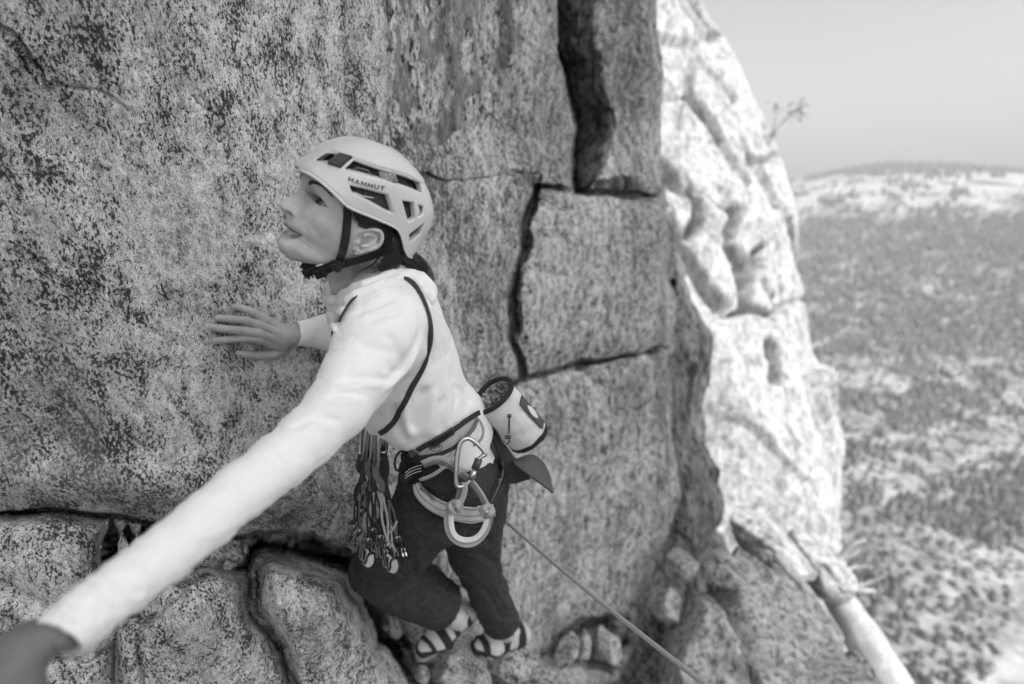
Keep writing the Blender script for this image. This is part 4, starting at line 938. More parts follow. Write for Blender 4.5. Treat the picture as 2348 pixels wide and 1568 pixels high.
# near (left) arm: reference px, depth, half width px
ARM = [(884, 752, .835, 84), (852, 798, .80, 88), (815, 866, .765, 80), (770, 936, .725, 71), (706, 1002, .69, 66), (640, 1060, .655, 65), (560, 1122, .615, 64), (478, 1190, .575, 64), (380, 1270, .53, 63), (290, 1338, .495, 62), (210, 1398, .468, 62), (142, 1458, .445, 66)]
ARMP = [Q(x, y, d) for x, y, d, _ in ARM]; ARMR = [w*d/FPX for _, _, d, w in ARM]
TORSO = [(868, 672, .985, .040, .055), (890, 720, 1.0, .070, .125), (915, 790, 1.01, .093, .160), (935, 860, 1.04, .098, .155), (958, 930, 1.08, .096, .145), (990, 1000, 1.13, .098, .145), (1035, 1080, 1.20, .105, .150)]
LATERAL = unit(np.array([-.10, .10, 1.0]))
WR_D = wall_d(676, 766)-.052 if 'wall_d' in globals() else 1.12; print('wrist', WR_D)
RARM = [Q(820, 735, 1.10), Q(858, 800, 1.27), Q(755, 762, WR_D+.05), Q(684, 764, WR_D)]; RARMR = [.058, .050, .042, .030]
def f_torso(P):
    d = None
    for i in range(len(TORSO)-1):
        a, b = TORSO[i], TORSO[i+1]; e = sd_ecap(P, Q(*a[:3]), Q(*b[:3]), LATERAL, (a[4], a[3]), (b[4], b[3])); d = e if d is None else smin(d, e, .04)
    return d
def ring_folds(P, pts, dirs, amp, freq, seed):
    return 0
def f_shirt(P, folds=True):
    t = f_torso(P)
    sh = sd_cap(P, Q(905, 712, .93), Q(884, 752, .835), .075, .066); t = smin(t, sh, .05)
    # bulge of loose cloth over the belt at the back and side
    t = smin(t, sd_cap(P, Q(905, 985, 1.04), Q(968, 1015, 1.05), .030, .026), .05)
    t = smin(t, sd_cap(P, Q(1060, 935, 1.10), Q(1085, 985, 1.14), .040, .040), .05)
    n2 = fbm(P*26, 2, 99)
    wl = sd_poly(P[:, 0]/P[:, 2]*FPX+1174+5*n2, P[:, 1]/P[:, 2]*FPX+784+4*n2, [(740, 980), (818, 985), (826, 1010), (862, 1000), (886, 1012), (905, 1028), (935, 1035), (962, 1026), (985, 1042), (1010, 1070), (1070, 1082), (1118, 1072), (1142, 1045), (1160, 900), (2000, 900), (2000, -500), (-900, -500), (-900, 2600), (740, 2600)])*1.05/FPX
    t = smax(t, wl, .010)
    arm = sd_chain(P, ARMP, ARMR, .010); d = smin(t, arm, .035)
    ra = sd_chain(P, RARM, RARMR, .02); d = smin(d, ra, .03)
    n1 = fbm(P*np.array([9, 9, 9]), 3, 101); n2 = fbm(P*np.array([26, 26, 20])+n1[:, None]*.8, 3, 103)
    n3 = fbm(P @ np.array([[38., 14, 9], [30, -52, 12], [20, 10, 30]]).T*.9+2*n1[:, None], 3, 105); d = d+.0040*n1*ss(.45, .2, arm_coord(P)[1])+.0009*n2+.0016*(1-np.abs(n3)*2.4).clip(0, 1)**2*ss(-.25, .25, n1+.1)
    # stretched diagonal folds from the armpit and shoulder
    if folds:
        for pts, w, a in FOLDS: d = d+fold(P, pts, w, a)
    # wrinkles across the forearm and wrist
    t_, u = arm_coord(P); k = np.sin(u*150+3.5*n1+6*n2); msk = ss(.30, .38, u)*(.35+.65*ss(.70, .90, u))*ss(1.0, .93, u) ; d = d+.0011*k*msk*ss(-.2, .5, n1+.25)
    k2 = np.sin(P @ np.array([60., -20, 90.])+5*n1); rr_ = np.linalg.norm(P-Q(716, 760, 1.15), axis=1); d = d+.0028*k2*ss(.06, .02, rr_)
    # cuff openings, neck opening, waist
    c0 = Q(142, 1458, .445); ax = unit(ARMP[-1]-ARMP[-2]); ax = unit(ax+np.array([.30, .36, 0])*.25); cut = (P-c0) @ ax-.004; d = smax(d, np.where(np.linalg.norm(P-c0, axis=1) < .12, cut, -1), .003)
    inn = sd_chain(P, [c0-ax*.015, c0+ax*.03], [.0190, .0218]); d = smax(d, -inn, .003)
    c1 = Q(678, 764, WR_D); ax = unit(RARM[-1]-RARM[-2]); cut = (P-c1) @ ax; d = smax(d, np.where(np.linalg.norm(P-c1, axis=1) < .07, cut, -1), .002)
    d = smax(d, -sd_chain(P, [c1-ax*.04, c1+ax*.03], [.0245, .0262]), .002)
    d = smax(d, -sd_chain(P, [Q(800, 600, 1.0), Q(826, 655, 1.0), Q(846, 705, 1.02)], [.062, .060, .045]), .008)
    return d
_AU = np.linspace(0, 1, len(ARMP))
def arm_coord(P):
    best = np.full(len(P), 9.0); u = np.zeros(len(P)); m = len(ARMP)-1
    for i in range(m):
        a, b = ARMP[i], ARMP[i+1]; ab = b-a; t = np.clip(((P-a) @ ab)/(ab @ ab), 0, 1); q = np.linalg.norm(P-a-t[:, None]*ab, axis=1); m_ = q < best
        best = np.where(m_, q, best); u = np.where(m_, (i+t)/m, u)
    return best, u
def S(*p): return [Q(*q) for q in p]
SF = [  # polyline on the surface (px, px, depth), width m, amplitude (+ inward)
    (S((770, 880, .72), (830, 868, .70), (900, 872, .76)), .006, .0040), (S((765, 893, .72), (830, 882, .70), (890, 884, .75)), .006, -.0028),
    (S((748, 915, .70), (790, 903, .68), (850, 912, .70)), .005, .0035), (S((742, 926, .69), (790, 914, .68), (845, 922, .70)), .005, -.002),
    (S((660, 985, .66), (720, 962, .64), (790, 968, .66)), .006, .0035), (S((690, 965, .66), (730, 972, .64), (780, 980, .66)), .005, -.002),
    (S((810, 790, .74), (870, 800, .72), (930, 812, .82)), .008, .0020),
    (S((955, 700, .90), (985, 780, .93), (992, 850, .96)), .012, .003), (S((1010, 760, .95), (1035, 860, .98), (1050, 930, 1.0)), .010, .003),
    (S((880, 880, .94), (940, 820, .92), (975, 740, .92)), .010, .0045), (S((865, 905, .95), (930, 850, .93), (968, 780, .92)), .008, -.003),
    (S((975, 880, .97), (962, 940, .98), (940, 1000, 1.0)), .011, .007), (S((1000, 880, .97), (992, 940, .99), (975, 1010, 1.01)), .009, -.0045), (S((1018, 900, .98), (1012, 960, 1.0), (1010, 1000, 1.02)), .009, .0055),
    (S((1050, 900, 1.02), (1040, 960, 1.03), (1050, 1000, 1.04)), .008, .004), (S((905, 920, .98), (912, 980, 1.0), (930, 1020, 1.0)), .009, .006), (S((925, 900, .98), (930, 960, .98), (950, 1010, 1.0)), .008, -.004),
    (S((1040, 880, 1.0), (1060, 900, 1.04), (1080, 925, 1.06)), .006, .003),
    (S((800, 720, .86), (860, 700, .86), (910, 676, .90)), .008, .004), (S((830, 740, .80), (880, 720, .80), (930, 705, .86)), .009, .003),
    (S((870, 760, .75), (905, 790, .78), (930, 850, .84)), .010, .0025),
    (S((170, 1400, .41), (250, 1372, .43), (340, 1352, .48)), .005, .0006), (S((150, 1425, .41), (240, 1405, .43), (330, 1385, .47)), .005, .0006), (S((110, 1440, .41), (200, 1435, .42), (300, 1410, .45)), .005, -.0004),
    (S((600, 1035, .60), (630, 1045, .60), (640, 1065, .61)), .004, .0016), (S((500, 1100, .55), (530, 1115, .55), (545, 1135, .56)), .004, .0016),
    (S((470, 1270, .53), (620, 1160, .60), (800, 1000, .70)), .003, .0014),
]
# hood / collar rolls lying round the neck
g8 = lambda x, y: (657.4+x*.3294, 563.5+y*.3294)
def trace_many(f, pts, off=0.0, d0=.5, d1=2.2):
    r = np.array([Q(x, y, 1.0) for x, y in pts]); L = np.linalg.norm(r, axis=1); t = np.full(len(r), d0)
    for _ in range(110): v = f(r*t[:, None]); t = np.minimum(t+np.where(v < .0003, 0, np.maximum(v*.8/L, .0003)), d1)
    p = r*t[:, None]; e = .003; g = np.stack([f(p+np.eye(3)[i]*e)-f(p-np.eye(3)[i]*e) for i in range(3)], 1); g /= np.linalg.norm(g, axis=1)[:, None]+1e-9
    return p+g*off, g
_fs = lambda P: f_shirt(P, False)
def _base(P): return np.minimum(_fs(P), f_neck(P)-.004)
HR = []
for pts, rr in [([(248, 280), (258, 325), (300, 368), (365, 372), (440, 340), (540, 295), (640, 255), (740, 205), (800, 190)], [.006, .010, .012, .013, .013, .013, .012, .010, .007]),
               ([(262, 350), (285, 400), (345, 425), (420, 400), (520, 345), (620, 300), (720, 255), (790, 225)], [.006, .009, .010, .011, .011, .010, .009, .006]),
               ([(262, 400), (290, 470), (340, 490), (395, 450)], [.006, .010, .010, .006]), ([(290, 520), (330, 560), (345, 590)], [.006, .007, .004]),
               ([(800, 215), (865, 218), (930, 250), (985, 310), (1010, 370)], [.008, .014, .017, .015, .008]), ([(760, 230), (800, 200), (850, 215), (900, 255), (960, 330), (1000, 380)], [.006, .010, .010, .011, .012, .008])]:
    p, g = trace_many(_base, spline(np.array([g8(*q) for q in pts]), 18), .001); HR.append((p, np.interp(np.linspace(0, 1, 18), np.linspace(0, 1, len(rr)), rr)))
def f_hood(P):
    d = None
    for p, r in HR: e = sd_chain(P, p, r); d = e if d is None else smin(d, e, .005)
    bk = sd_chain(P, [Q(760, 655, 1.05), Q(830, 632, 1.10), Q(915, 640, 1.06), Q(975, 680, 1.01)], [.012, .02, .024, .018]); d = smin(d, bk, .02)
    d = smax(d, -sd_chain(P, [Q(798, 590, .985), Q(815, 640, .985), Q(826, 672, .99)], [.062, .0585, .050]), .004)
    n = fbm(P*30, 3, 107); k = np.sin(P @ np.array([190., 120, 40.])+7*fbm(P*14, 2, 109)); return d+.0012*n+.0006*k
# trousers
LEG_N = [(Q(1022, 1085, 1.20), .088), (Q(985, 1165, 1.22), .090), (Q(925, 1240, 1.29), .082), (Q(872, 1300, 1.40), .078), (Q(915, 1332, 1.50), .086), (Q(965, 1358, 1.58), .083), (Q(1012, 1386, 1.64), .076)]
LEG_F = [(Q(1085, 1090, 1.34), .092), (Q(1082, 1180, 1.42), .090), (Q(1086, 1260, 1.56), .078), (Q(1098, 1305, 1.68), .070), (Q(1120, 1355, 1.76), .066), (Q(1138, 1400, 1.82), .064), (Q(1150, 1424, 1.86), .066)]
def _cuff(d, P, c, prev):
    ax = unit(c-prev); nr = np.linalg.norm(P-c, axis=1) < .14; d = smax(d, np.where(nr, (P-c) @ ax-.004, -1), .003)
    d = smax(d, -sd_cap(P, c-ax*.03, c+ax*.04, .056, .060), .003)
    return d+.0014*np.exp(-(((P-c) @ ax+.018)/.0025)**2)*nr-.0016*ss(-.019, -.015, (P-c) @ ax)*nr
def f_trousers(P, folds=True):
    dn = sd_chain(P, [p for p, _ in LEG_N], [r for _, r in LEG_N], .012); df = sd_chain(P, [p for p, _ in LEG_F], [r for _, r in LEG_F], .012)
    n1 = fbm(P*11, 3, 121); n2 = fbm(P*34, 3, 123); n3 = fbm(P*np.array([20, 34, 20])+1.5*n1[:, None], 3, 125); w_ = .006*n1+.0015*n2-.0040*(1-np.abs(n3)*2.6).clip(0, 1)**2
    dn = _cuff(dn+w_, P, LEG_N[-1][0], LEG_N[-2][0]); df = _cuff(df+w_, P, LEG_F[-1][0], LEG_F[-2][0])
    hip = sd_ecap(P, Q(1030, 1075, 1.20), Q(1055, 1105, 1.27), LATERAL, (.15, .10), (.15, .105))+w_
    d = smin(smin(dn, hip, .05), smin(df, hip, .05), .006)
    if folds:
        for pts, w, a in TFOLD: d = d+fold(P, pts, w, a)
    return smax(d, (Q(1000, 985, 1.15)-P) @ unit(np.array([-.1, 1, .3])), .02)
TF_ = [(S((862, 1262, 1.30), (905, 1300, 1.36), (935, 1330, 1.42)), .007, .007), (S((895, 1262, 1.28), (925, 1295, 1.34), (938, 1330, 1.42)), .006, .007), (S((880, 1268, 1.30), (915, 1300, 1.36), (940, 1335, 1.42)), .006, -.006),
         (S((935, 1268, 1.30), (945, 1300, 1.36), (950, 1330, 1.44)), .006, .007), (S((840, 1320, 1.34), (880, 1330, 1.40), (930, 1335, 1.44)), .007, .006), (S((960, 1272, 1.34), (965, 1300, 1.40), (955, 1340, 1.46)), .006, -.004),
         (S((1000, 1240, 1.24), (930, 1285, 1.28), (880, 1300, 1.32)), .010, -.006), (S((1040, 1380, 1.56), (1000, 1350, 1.52), (960, 1345, 1.5)), .006, .003), (S((1090, 1270, 1.46), (1130, 1290, 1.56), (1150, 1320, 1.62)), .010, .006),
         (S((1100, 1340, 1.66), (1130, 1380, 1.70), (1150, 1420, 1.76)), .008, .006), (S((1130, 1330, 1.66), (1150, 1370, 1.72), (1170, 1400, 1.78)), .008, -.004), (S((1060, 1200, 1.36), (1100, 1230, 1.40), (1130, 1250, 1.48)), .012, .006)]
_fs_done = 1
FOLDS = [(trace_many(_fs, spline(np.array([(q[0]/q[2]*FPX+1174, q[1]/q[2]*FPX+784) for q in pts]), 12), d0=.28)[0], w, a*2.0) for pts, w, a in SF]
TFOLD = [(trace_many(lambda P: f_trousers(P, False), spline(np.array([(q[0]/q[2]*FPX+1174, q[1]/q[2]*FPX+784) for q in pts]), 10))[0], w, a*3.2) for pts, w, a in TF_]
# hands --------------------------------------------------------------
def f_rhand(P):
    """right hand flat on the rock, fingers spread; depths come from the finished wall"""
    d = None
    for pts, rs in RFINGERS: e = sd_chain(P, pts, rs, .002); d = e if d is None else smin(d, e, .0012)
    palm = None
    for pts, rs in RPALM: e = sd_chain(P, pts, rs, .01); palm = e if palm is None else smin(palm, e, .012)
    d = smin(d, palm, .006)
    for kx, ky, kd in KNUCK: d = d-.0024*np.exp(-(np.linalg.norm(P-Q(kx, ky, kd), axis=1)/.0075)**2)
    for a, b in TENDON: d = d-.0014*np.exp(-(sd_cap(P, a, b, 0, 0)/.0032)**2)
    wr = P @ unit(np.array([1., .12, .2])); base = Q(668, 762, WR_D) @ unit(np.array([1., .12, .2]))
    for o_ in (-.006, -.001, .006): d = d+.0008*np.exp(-((wr-base-o_)/.0011)**2)
    return d
def build_rhand():
    global RFINGERS, RPALM, KNUCK, TENDON
    wd = lambda x, y, up: wall_d(x, y)-up
    F = lambda pts, rs, ups: ([Q(x, y, wd(x, y, u+.004)) for (x, y), u in zip(pts, ups)], [r*.98 for r in rs])
    RFINGERS = [
        F([(638, 752), (607, 731), (580, 715), (548, 704), (538, 703)], [.0105, .0098, .0090, .0080, .0070], (.030, .026, .020, .012, .009)),
        F([(636, 762), (600, 735+10), (565, 735), (520, 732-2), (501, 729)], [.0115, .0105, .0095, .0088, .0078], (.034, .030, .022, .013, .010)),
        F([(630, 775), (590, 763), (545, 757), (500, 752), (486, 750)], [.0115, .0108, .0096, .0088, .0078], (.034, .030, .022, .013, .010)),
        F([(628, 790), (594, 777), (560, 775), (515, 779), (496, 780)], [.0105, .0100, .0090, .0082, .0072], (.028, .028, .020, .012, .009)),
        F([(655, 802), (625, 812), (595, 815), (560, 812), (548, 810)], [.0125, .0115, .0100, .0085, .0070], (.018, .014, .012, .010, .008)),
    ]
    wr = (Q(676, 766, WR_D), .0235)
    RPALM = [([wr[0], Q(654, 764, wd(654, 764, .034)), Q(622, 745, wd(622, 745, .026))], [.0180, .019, .012]),
             ([wr[0], Q(648, 772, wd(648, 772, .032)), Q(612, 768, wd(612, 768, .028))], [.0185, .019, .0125]),
             ([wr[0], Q(648, 785, wd(648, 785, .028)), Q(614, 785, wd(614, 785, .024))], [.0180, .018, .0115]),
             ([Q(676, 766, WR_D), Q(725, 764, WR_D+.03)], [.0215, .024])]
    KNUCK = [(612, 735, wd(612, 735, .036)), (604, 752, wd(604, 752, .040)), (604, 770, wd(604, 770, .040)), (600, 783, wd(600, 783, .034)), (566, 731, wd(566, 731, .030)), (562, 753, wd(562, 753, .030)), (562, 775, wd(562, 775, .026))]
    TENDON = [(Q(660, 758, wd(660, 758, .052)), Q(612, 737, wd(612, 737, .040))), (Q(660, 764, wd(660, 764, .054)), Q(604, 754, wd(604, 754, .040))), (Q(660, 770, wd(660, 770, .052)), Q(604, 771, wd(604, 771, .040)))]
def fingernails(parent):
    for pts, rs in RFINGERS[:4]:
        tip, pre = pts[-1], pts[-2]; u = unit(tip-pre); v = unit(tip); n = unit(-v-(-v @ u)*u); l = np.cross(u, n); V = []; F = []; r = rs[-1]
        for i in range(6):
            for j in range(7):
                a = (j/6-.5)*1.7; V.append(tip+u*(r*.55-i*.0019)+(l*math.sin(a)+n*math.cos(a))*(r+.0006+(.0004 if i == 0 else 0))*(1 if i else .97))
        mesh_np('fingernail', W(np.array(V)), grid_faces(6, 7), NAIL, parent)
def f_lhand(P):
    """near hand: leaves the frame at the lower left; wrist, palm and gripping fingers"""
    w0 = Q(138, 1440, .447); w1 = Q(52, 1490, .43); pal = Q(-25, 1548, .415)
    d = sd_ecap(P, w0, w1, unit(np.array([.4, .6, -.5])), (.0165, .0150), (.0185, .0155)); p2 = sd_ecap(P, w1, pal, unit(np.array([.5, .6, -.5])), (.019, .0155), (.034, .016)); d = smin(d, p2, .012)
    for i, (sx, sy) in enumerate([(-42, -28), (-30, -8), (-12, 14), (8, 34)]):
        b = pal+np.array([sx, sy, 0])*.415/FPX*.9; m1 = b+np.array([-.030, .022, .010]); m2 = m1+np.array([-.012, .018, .020]); m3 = m2+np.array([.004, .010, .018])
        d = smin(d, sd_chain(P, [b, m1, m2, m3], [.0105, .0095, .0085, .0072]), .006)
    th = sd_chain(P, [Q(40, 1545, .42), Q(70, 1600, .42), Q(60, 1650, .425), Q(35, 1690, .43)], [.015, .0125, .0105, .008]); return smin(d, th, .012)
# ================================================================== the climber
CLOTH = NT('shirt_cloth'); _w = CLOTH.n('ShaderNodeTexWave'); _w.inputs['Scale'].default_value = 900; CLOTH.l(CLOTH.co, _w.inputs[0])
_n = CLOTH.noise(45, 4, .6, None, 1.2); CLOTH.fin(.80, .62, CLOTH.bump(_n, .22, .004, CLOTH.bump(_w.outputs[1], .12, .0004)), spec=.35); CLOTH.b.inputs['Sheen Weight'].default_value = .15; SHIRT = CLOTH.m
m = NT('trouser_cloth'); n_ = m.noise(60, 5, .6); w_ = m.noise(900, 2); m.fin(m.ramp(n_, [(.3, .026), (.7, .058)]), .8, m.bump(n_, .12, .003, m.bump(w_, .4, .0005)), spec=.2); TROUSER = m.m
person = thing('person', 'climber in pale hooded shirt and dark trousers, palm on the wall, other arm reaching', 'person', WQ(1040, 1470, 1.75))
build_rhand()
Vs = []; Fs = []; lp = []; nb = 0
for f, lo, hi, h in [(f_skin_head, HC+[-.26, -.24, -.16], HC+[.16, .25, .16], .0014), (f_rhand, Q(600, 760, 1.10)+[-.16, -.09, -.09], Q(600, 760, 1.10)+[.17, .09, .15], .0014), (f_lhand, Q(40, 1540, .43)+[-.12, -.10, -.07], Q(40, 1540, .43)+[.10, .10, .10], .0022)]:
    V, F = sdf_mesh(f, lo, hi, h); V = relax_mesh(V, F); Vs.append(V); Fs.append(F+nb); nb += len(V); print('skin', len(V))
Vs.append(None)
def f_under(P):
    d = sd_chain(P, [Q(850, 735, 1.03), Q(915, 800, 1.02), Q(958, 930, 1.09), Q(1045, 1080, 1.24)], [.05, .07, .075, .08], .03)
    d = smin(d, sd_chain(P, ARMP, [r*.62 for r in ARMR]), .03); d = smin(d, sd_chain(P, RARM, [r*.7 for r in RARMR]), .03)
    d = smin(d, sd_chain(P, [p for p, _ in LEG_N]+[Q(1050, 1420, 1.69)], [.055]*6+[.042, .034]), .04); return smin(d, sd_chain(P, [p for p, _ in LEG_F]+[Q(1160, 1452, 1.90)], [.045]*6+[.036, .034]), .04)
V, F = sdf_mesh(f_under, [-.9, -.3, .35], [.35, 1.4, 2.1], .007); V = relax_mesh(V, F); Vs[-1] = V; Fs.append(F+nb)
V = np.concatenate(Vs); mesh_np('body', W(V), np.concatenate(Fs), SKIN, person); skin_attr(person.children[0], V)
make_eye(person); make_eye(person, -1); hair_mesh(person); brows(person); earring(person); fingernails(person)
sdf_obj('shirt', f_shirt, [-.56, -.16, .36], [.12, .48, 1.40], .0030, SHIRT, person)
sdf_obj('hood', f_hood, Q(870, 690, .98)+[-.17, -.10, -.28], Q(870, 690, .98)+[.16, .12, .20], .0022, SHIRT, person)
sdf_obj('trousers', f_trousers, [-.55, .18, 1.02], [.22, 1.20, 2.02], .0038, TROUSER, person)
make_helmet()
# ================================================================== climbing gear
g3 = lambda x, y: (751.4+x*.2994, 845.3+y*.2994)
g4 = lambda x, y: (732.6+x*.2815, 1127+y*.2815)
def on(f, pts, n=40, off=.003, z=None, **k):
    c = spline(np.array(pts, float), n); p, g = trace_many(f, c, off, **k); return p, g
SLING = plain('dark_sling', .030, .75, nb=.5, nscale=700, var=.3); PALE = plain('pale_webbing', .34, .75, nb=.5, nscale=500, var=.15); MIDW = plain('grey_webbing', .12, .75, nb=.5, nscale=500, var=.2)
WHITE = plain('white_fabric', .62, .7, nb=.25, nscale=260, var=.06); BLACKF = plain('black_fabric', .016, .85, nb=.4, nscale=300, var=.3); ALU = plain('brushed_aluminium', .50, .28, 1.0, var=.1)
DALU = plain('dark_anodised', .26, .25, 1.0); ROPE = NT('rope_sheath'); _v = ROPE.n('ShaderNodeTexWave'); _v.inputs['Scale'].default_value = 160; _v.bands_direction = 'DIAGONAL'; ROPE.l(ROPE.co, _v.inputs[0]); ROPE.fin(ROPE.ramp(_v.outputs[1], [(.2, .34), (.8, .5)]), .8, ROPE.bump(_v.outputs[1], .5, .002)); ROPE = ROPE.m
def belt_f(P): return np.minimum(f_shirt_lo(P), f_trousers(P))
def f_shirt_lo(P):
    t = f_torso(P); t = smin(t, sd_cap(P, Q(905, 985, 1.04), Q(968, 1015, 1.05), .030, .026), .05); return smin(t, sd_cap(P, Q(1060, 935, 1.10), Q(1085, 985, 1.14), .040, .040), .05)
# shoulder sling ------------------------------------------------------
t = thing('shoulder_sling', 'dark webbing sling worn over the shoulder of the pale shirt, racking the gear', 'sling', WQ(940, 800, .95))
s = MB(); p, n = on(f_shirt, [g8(*q) for q in [(740, 205), (800, 222), (868, 258), (920, 330), (962, 420), (990, 520), (996, 620), (985, 720), (955, 820), (915, 900), (870, 980), (832, 1060), (790, 1150), (745, 1218), (695, 1275), (655, 1300)]], 70, .0026)
s.strap(p, .0050, .0017, n); s.build('webbing', SLING, t); SL_END = p[-1]
s = MB(); p, n = on(f_shirt, [g8(*q) for q in [(640, 292), (560, 326), (500, 370), (450, 425), (412, 490), (385, 545)]], 24, .006); s.strap(p, .0022, .0015, n); s.build('webbing', SLING, t)
s = MB(); c = [Q(*g8(305, 548), .97), Q(*g8(350, 603), .935), Q(*g8(338, 670), .94), Q(*g8(320, 738), .955), Q(*g8(310, 640), .965)]
V = c+[q+np.array([.004, .002, .02]) for q in c]; s.add(V, [[0, 1, 2, 3, 4], [9, 8, 7, 6, 5]]+[[i, (i+1) % 5, 5+(i+1) % 5, 5+i] for i in range(5)]); s.build('chest_panel', BLACKF, t, smooth=False)
# carabiners ----------------------------------------------------------
def carabiner_pts(top, bot, wv, n=44, pear=.25):
    """closed loop from top to bottom point, wv = half width vector"""
    top = np.asarray(top, float); bot = np.asarray(bot, float); c = (top+bot)/2; L = (bot-top)/2; P = []
    for a in np.linspace(0, 2*math.pi, n, endpoint=False):
        x, y = math.sin(a), -math.cos(a); e = .55; sx = math.copysign(abs(x)**e, x); sy = math.copysign(abs(y)**.75, y)
        P.append(c+L*sy+wv*sx*(1-pear*(sy > 0)*abs(sy)*(sx < 0)))
    return np.array(P)
def carabiner(t, top, bot, wv, r, mat, gate=True, pear=.25):
    P = carabiner_pts(top, bot, np.asarray(wv, float), pear=pear); s = MB(); s.tube(P, r, 8, closed=True); s.build('carabiner_frame', mat, t)
    if gate:
        g = MB(); c = (P[6]+P[16])/2; g.tube([P[7]*.97+P[38]*.03, P[15]*.97+P[30]*.03], r*1.15, 8); g.build('gate', STEEL, t)
tops = [(286, 398), (306, 402), (328, 414), (348, 430), (372, 446), (400, 470), (338, 420), (385, 460)]; bots = [(256, 690), (282, 702), (312, 712), (348, 745), (372, 752), (420, 640), (332, 730), (392, 690)]
dz0 = [1.045, 1.035, 1.025, 1.015, 1.005, 1.03, 1.04, 1.045]
heads = [(185, 1320), (232, 1372), (300, 1440), (412, 1405), (480, 1488), (548, 1395), (352, 1345), (430, 1330)]
mids = [(252, 880), (282, 860), (335, 935), (368, 940), (412, 950), (468, 1000), (312, 905), (436, 905)]
CLAB = ['leftmost of the racked gear, dark sling and small camming head beside the shirt sleeve', 'second of the racked gear from the sleeve, dark twisted sling above silver lobes', 'third of the racked gear from the sleeve, grey sling above a broad ribbed head',
        'fourth of the racked gear from the sleeve, dark sling above a small pale head', 'fifth of the racked gear from the sleeve, pale cable ending in the lowest silver head', 'rightmost of the racked gear, pale cable and head nearest the dark trousers',
        'short dark camming device tucked behind the middle of the racked gear', 'short grey camming device tucked behind the right half of the racked gear']
for i in range(8):
    tp = Q(*g3(*tops[i]), dz0[i]); bt = Q(*g3(*bots[i]), dz0[i]+.015); md = Q(*g3(*mids[i]), dz0[i]+.05); hd = Q(*g3(*heads[i]), dz0[i]+.12)
    t = thing('camming_device', CLAB[i], 'climbing gear', Vector(W(hd)), 'protection racked on the shoulder sling')
    wv = unit(np.array([.55, .10, -.80]))*.0135 if i < 5 else unit(np.array([.9, .1, .4]))*.010
    carabiner(t, tp, bt, wv, .0034, [ALU, DALU, ALU, DALU, ALU, STEEL, ALU, ALU][i])
    off = np.array([.003, 0, .002])*(1 if i % 2 else -1)
    s = MB(); s.strap(spline([bt+np.array([0, -.008, .0]), bt*.7+md*.3+off, bt*.35+md*.65-off, md], 16), [.0066]*15+[.0046], .0018, [unit((.4*math.cos(k*.25+i), 0, -1)) for k in range(16)]); s.build('webbing', [SLING, SLING, MIDW, SLING, MIDW, SLING, SLING, MIDW][i], t)
    s = MB(); e = md*.30+hd*.70; b1 = md*.65+hd*.35+off*1.6; b2 = md*.65+hd*.35-off*1.6
    for b in (b1, b2): s.tube(spline([md, b, e], 14), .0023 if i < 4 else .0028, 6)
    s.build('cable_stem', [SLING, MIDW, SLING, SLING, PALE, MIDW, SLING, SLING][i], t)
    u = unit(hd-md); lat = unit(np.cross(u, [0, 0, 1.])); dp = np.cross(u, lat)
    s = MB(); s.tube([e-lat*.0085+u*.001, e+lat*.0085+u*.001], .0020, 8); s.tube([e, e+u*.016], .0042, 10); s.build('trigger', DALU, t)
    for sg in (-1, 1):
        s = MB()
        s.tube([e+lat*.007*sg, e*.5+hd*.5+lat*.009*sg, hd+lat*.008*sg], .0006, 5); s.build('trigger_wire', STEEL, t)
    lat = unit(lat+np.array([0, 0, .55])*(1 if i % 2 else -1)); dp = np.cross(u, lat)
    for sg, q in ((-1, 0), (1, 0), (-1, 1), (1, 1)):
        c = hd+lat*(.005+.007*q)*sg+u*.002; s = MB(); ax = lat; V = []; m_ = 18; R0 = .0215 if i in (2, 4) else .0175
        outl = [c+(math.cos(a)*unit(-dp+u*.8)+math.sin(a)*unit(u+dp*.2)*sg)*R0*(.55+.62*min(a, 2.6)/2.6 if a < 2.6 else .62) for a in np.linspace(0, 5.2, m_)]
        for o_ in (-.0014, .0014): V += [p_+lat*o_ for p_ in outl]
        s.add(V, [list(range(m_))[::-1], list(range(m_, 2*m_))]+[[k, (k+1) % m_, m_+(k+1) % m_, m_+k] for k in range(m_)]); s.build('cam_lobe', ALU, t, smooth=False)
# long nut tool / wires beside the cams
t = thing('wired_nut', 'bright wire loop with a flat silver nut crossing the racked gear', 'climbing gear', WQ(*g3(490, 1250), 1.12))
s = MB(); s.tube(spline([Q(*g3(*q), 1.10) for q in [(425, 510), (445, 560), (438, 620), (420, 690)]], 14), .0012, 6); s.tube(spline([Q(*g3(*q), 1.10) for q in [(470, 540), (452, 600), (430, 660)]], 12), .0010, 6); s.build('wire', STEEL, t)
s = MB(); s.tube(spline([Q(*g3(*q), 1.11) for q in [(425, 960), (428, 1060), (470, 1130), (486, 1220), (492, 1330), (520, 1400)]], 24), .0021, 7); s.build('cable', PALE, t)
s = MB(); s.strap(spline([Q(*g3(*q), 1.11) for q in [(530, 1165), (505, 1220), (470, 1255), (440, 1290)]], 12), .0028, .001, (0, 0, -1)); s.build('tag', PALE, t)
t = thing('black_sling', 'black looped sling with a frayed tail hanging left of the racked gear', 'sling', WQ(*g3(220, 1050), 1.12))
s = MB(); s.strap(spline([Q(*g3(*q), 1.13) for q in [(262, 850), (225, 905), (212, 980), (232, 1045), (290, 1075), (250, 1120), (210, 1160), (165, 1190)]], 40), .0040, .0010, (.3, 0, -1)); s.build('webbing', BLACKF, t)
s = MB(); s.strap(spline([Q(*g3(*q), 1.14) for q in [(300, 905), (290, 960), (255, 1010), (235, 1080), (240, 1180), (262, 1260)]], 30), .0045, .0010, (-.3, 0, -1)); s.build('webbing', BLACKF, t)
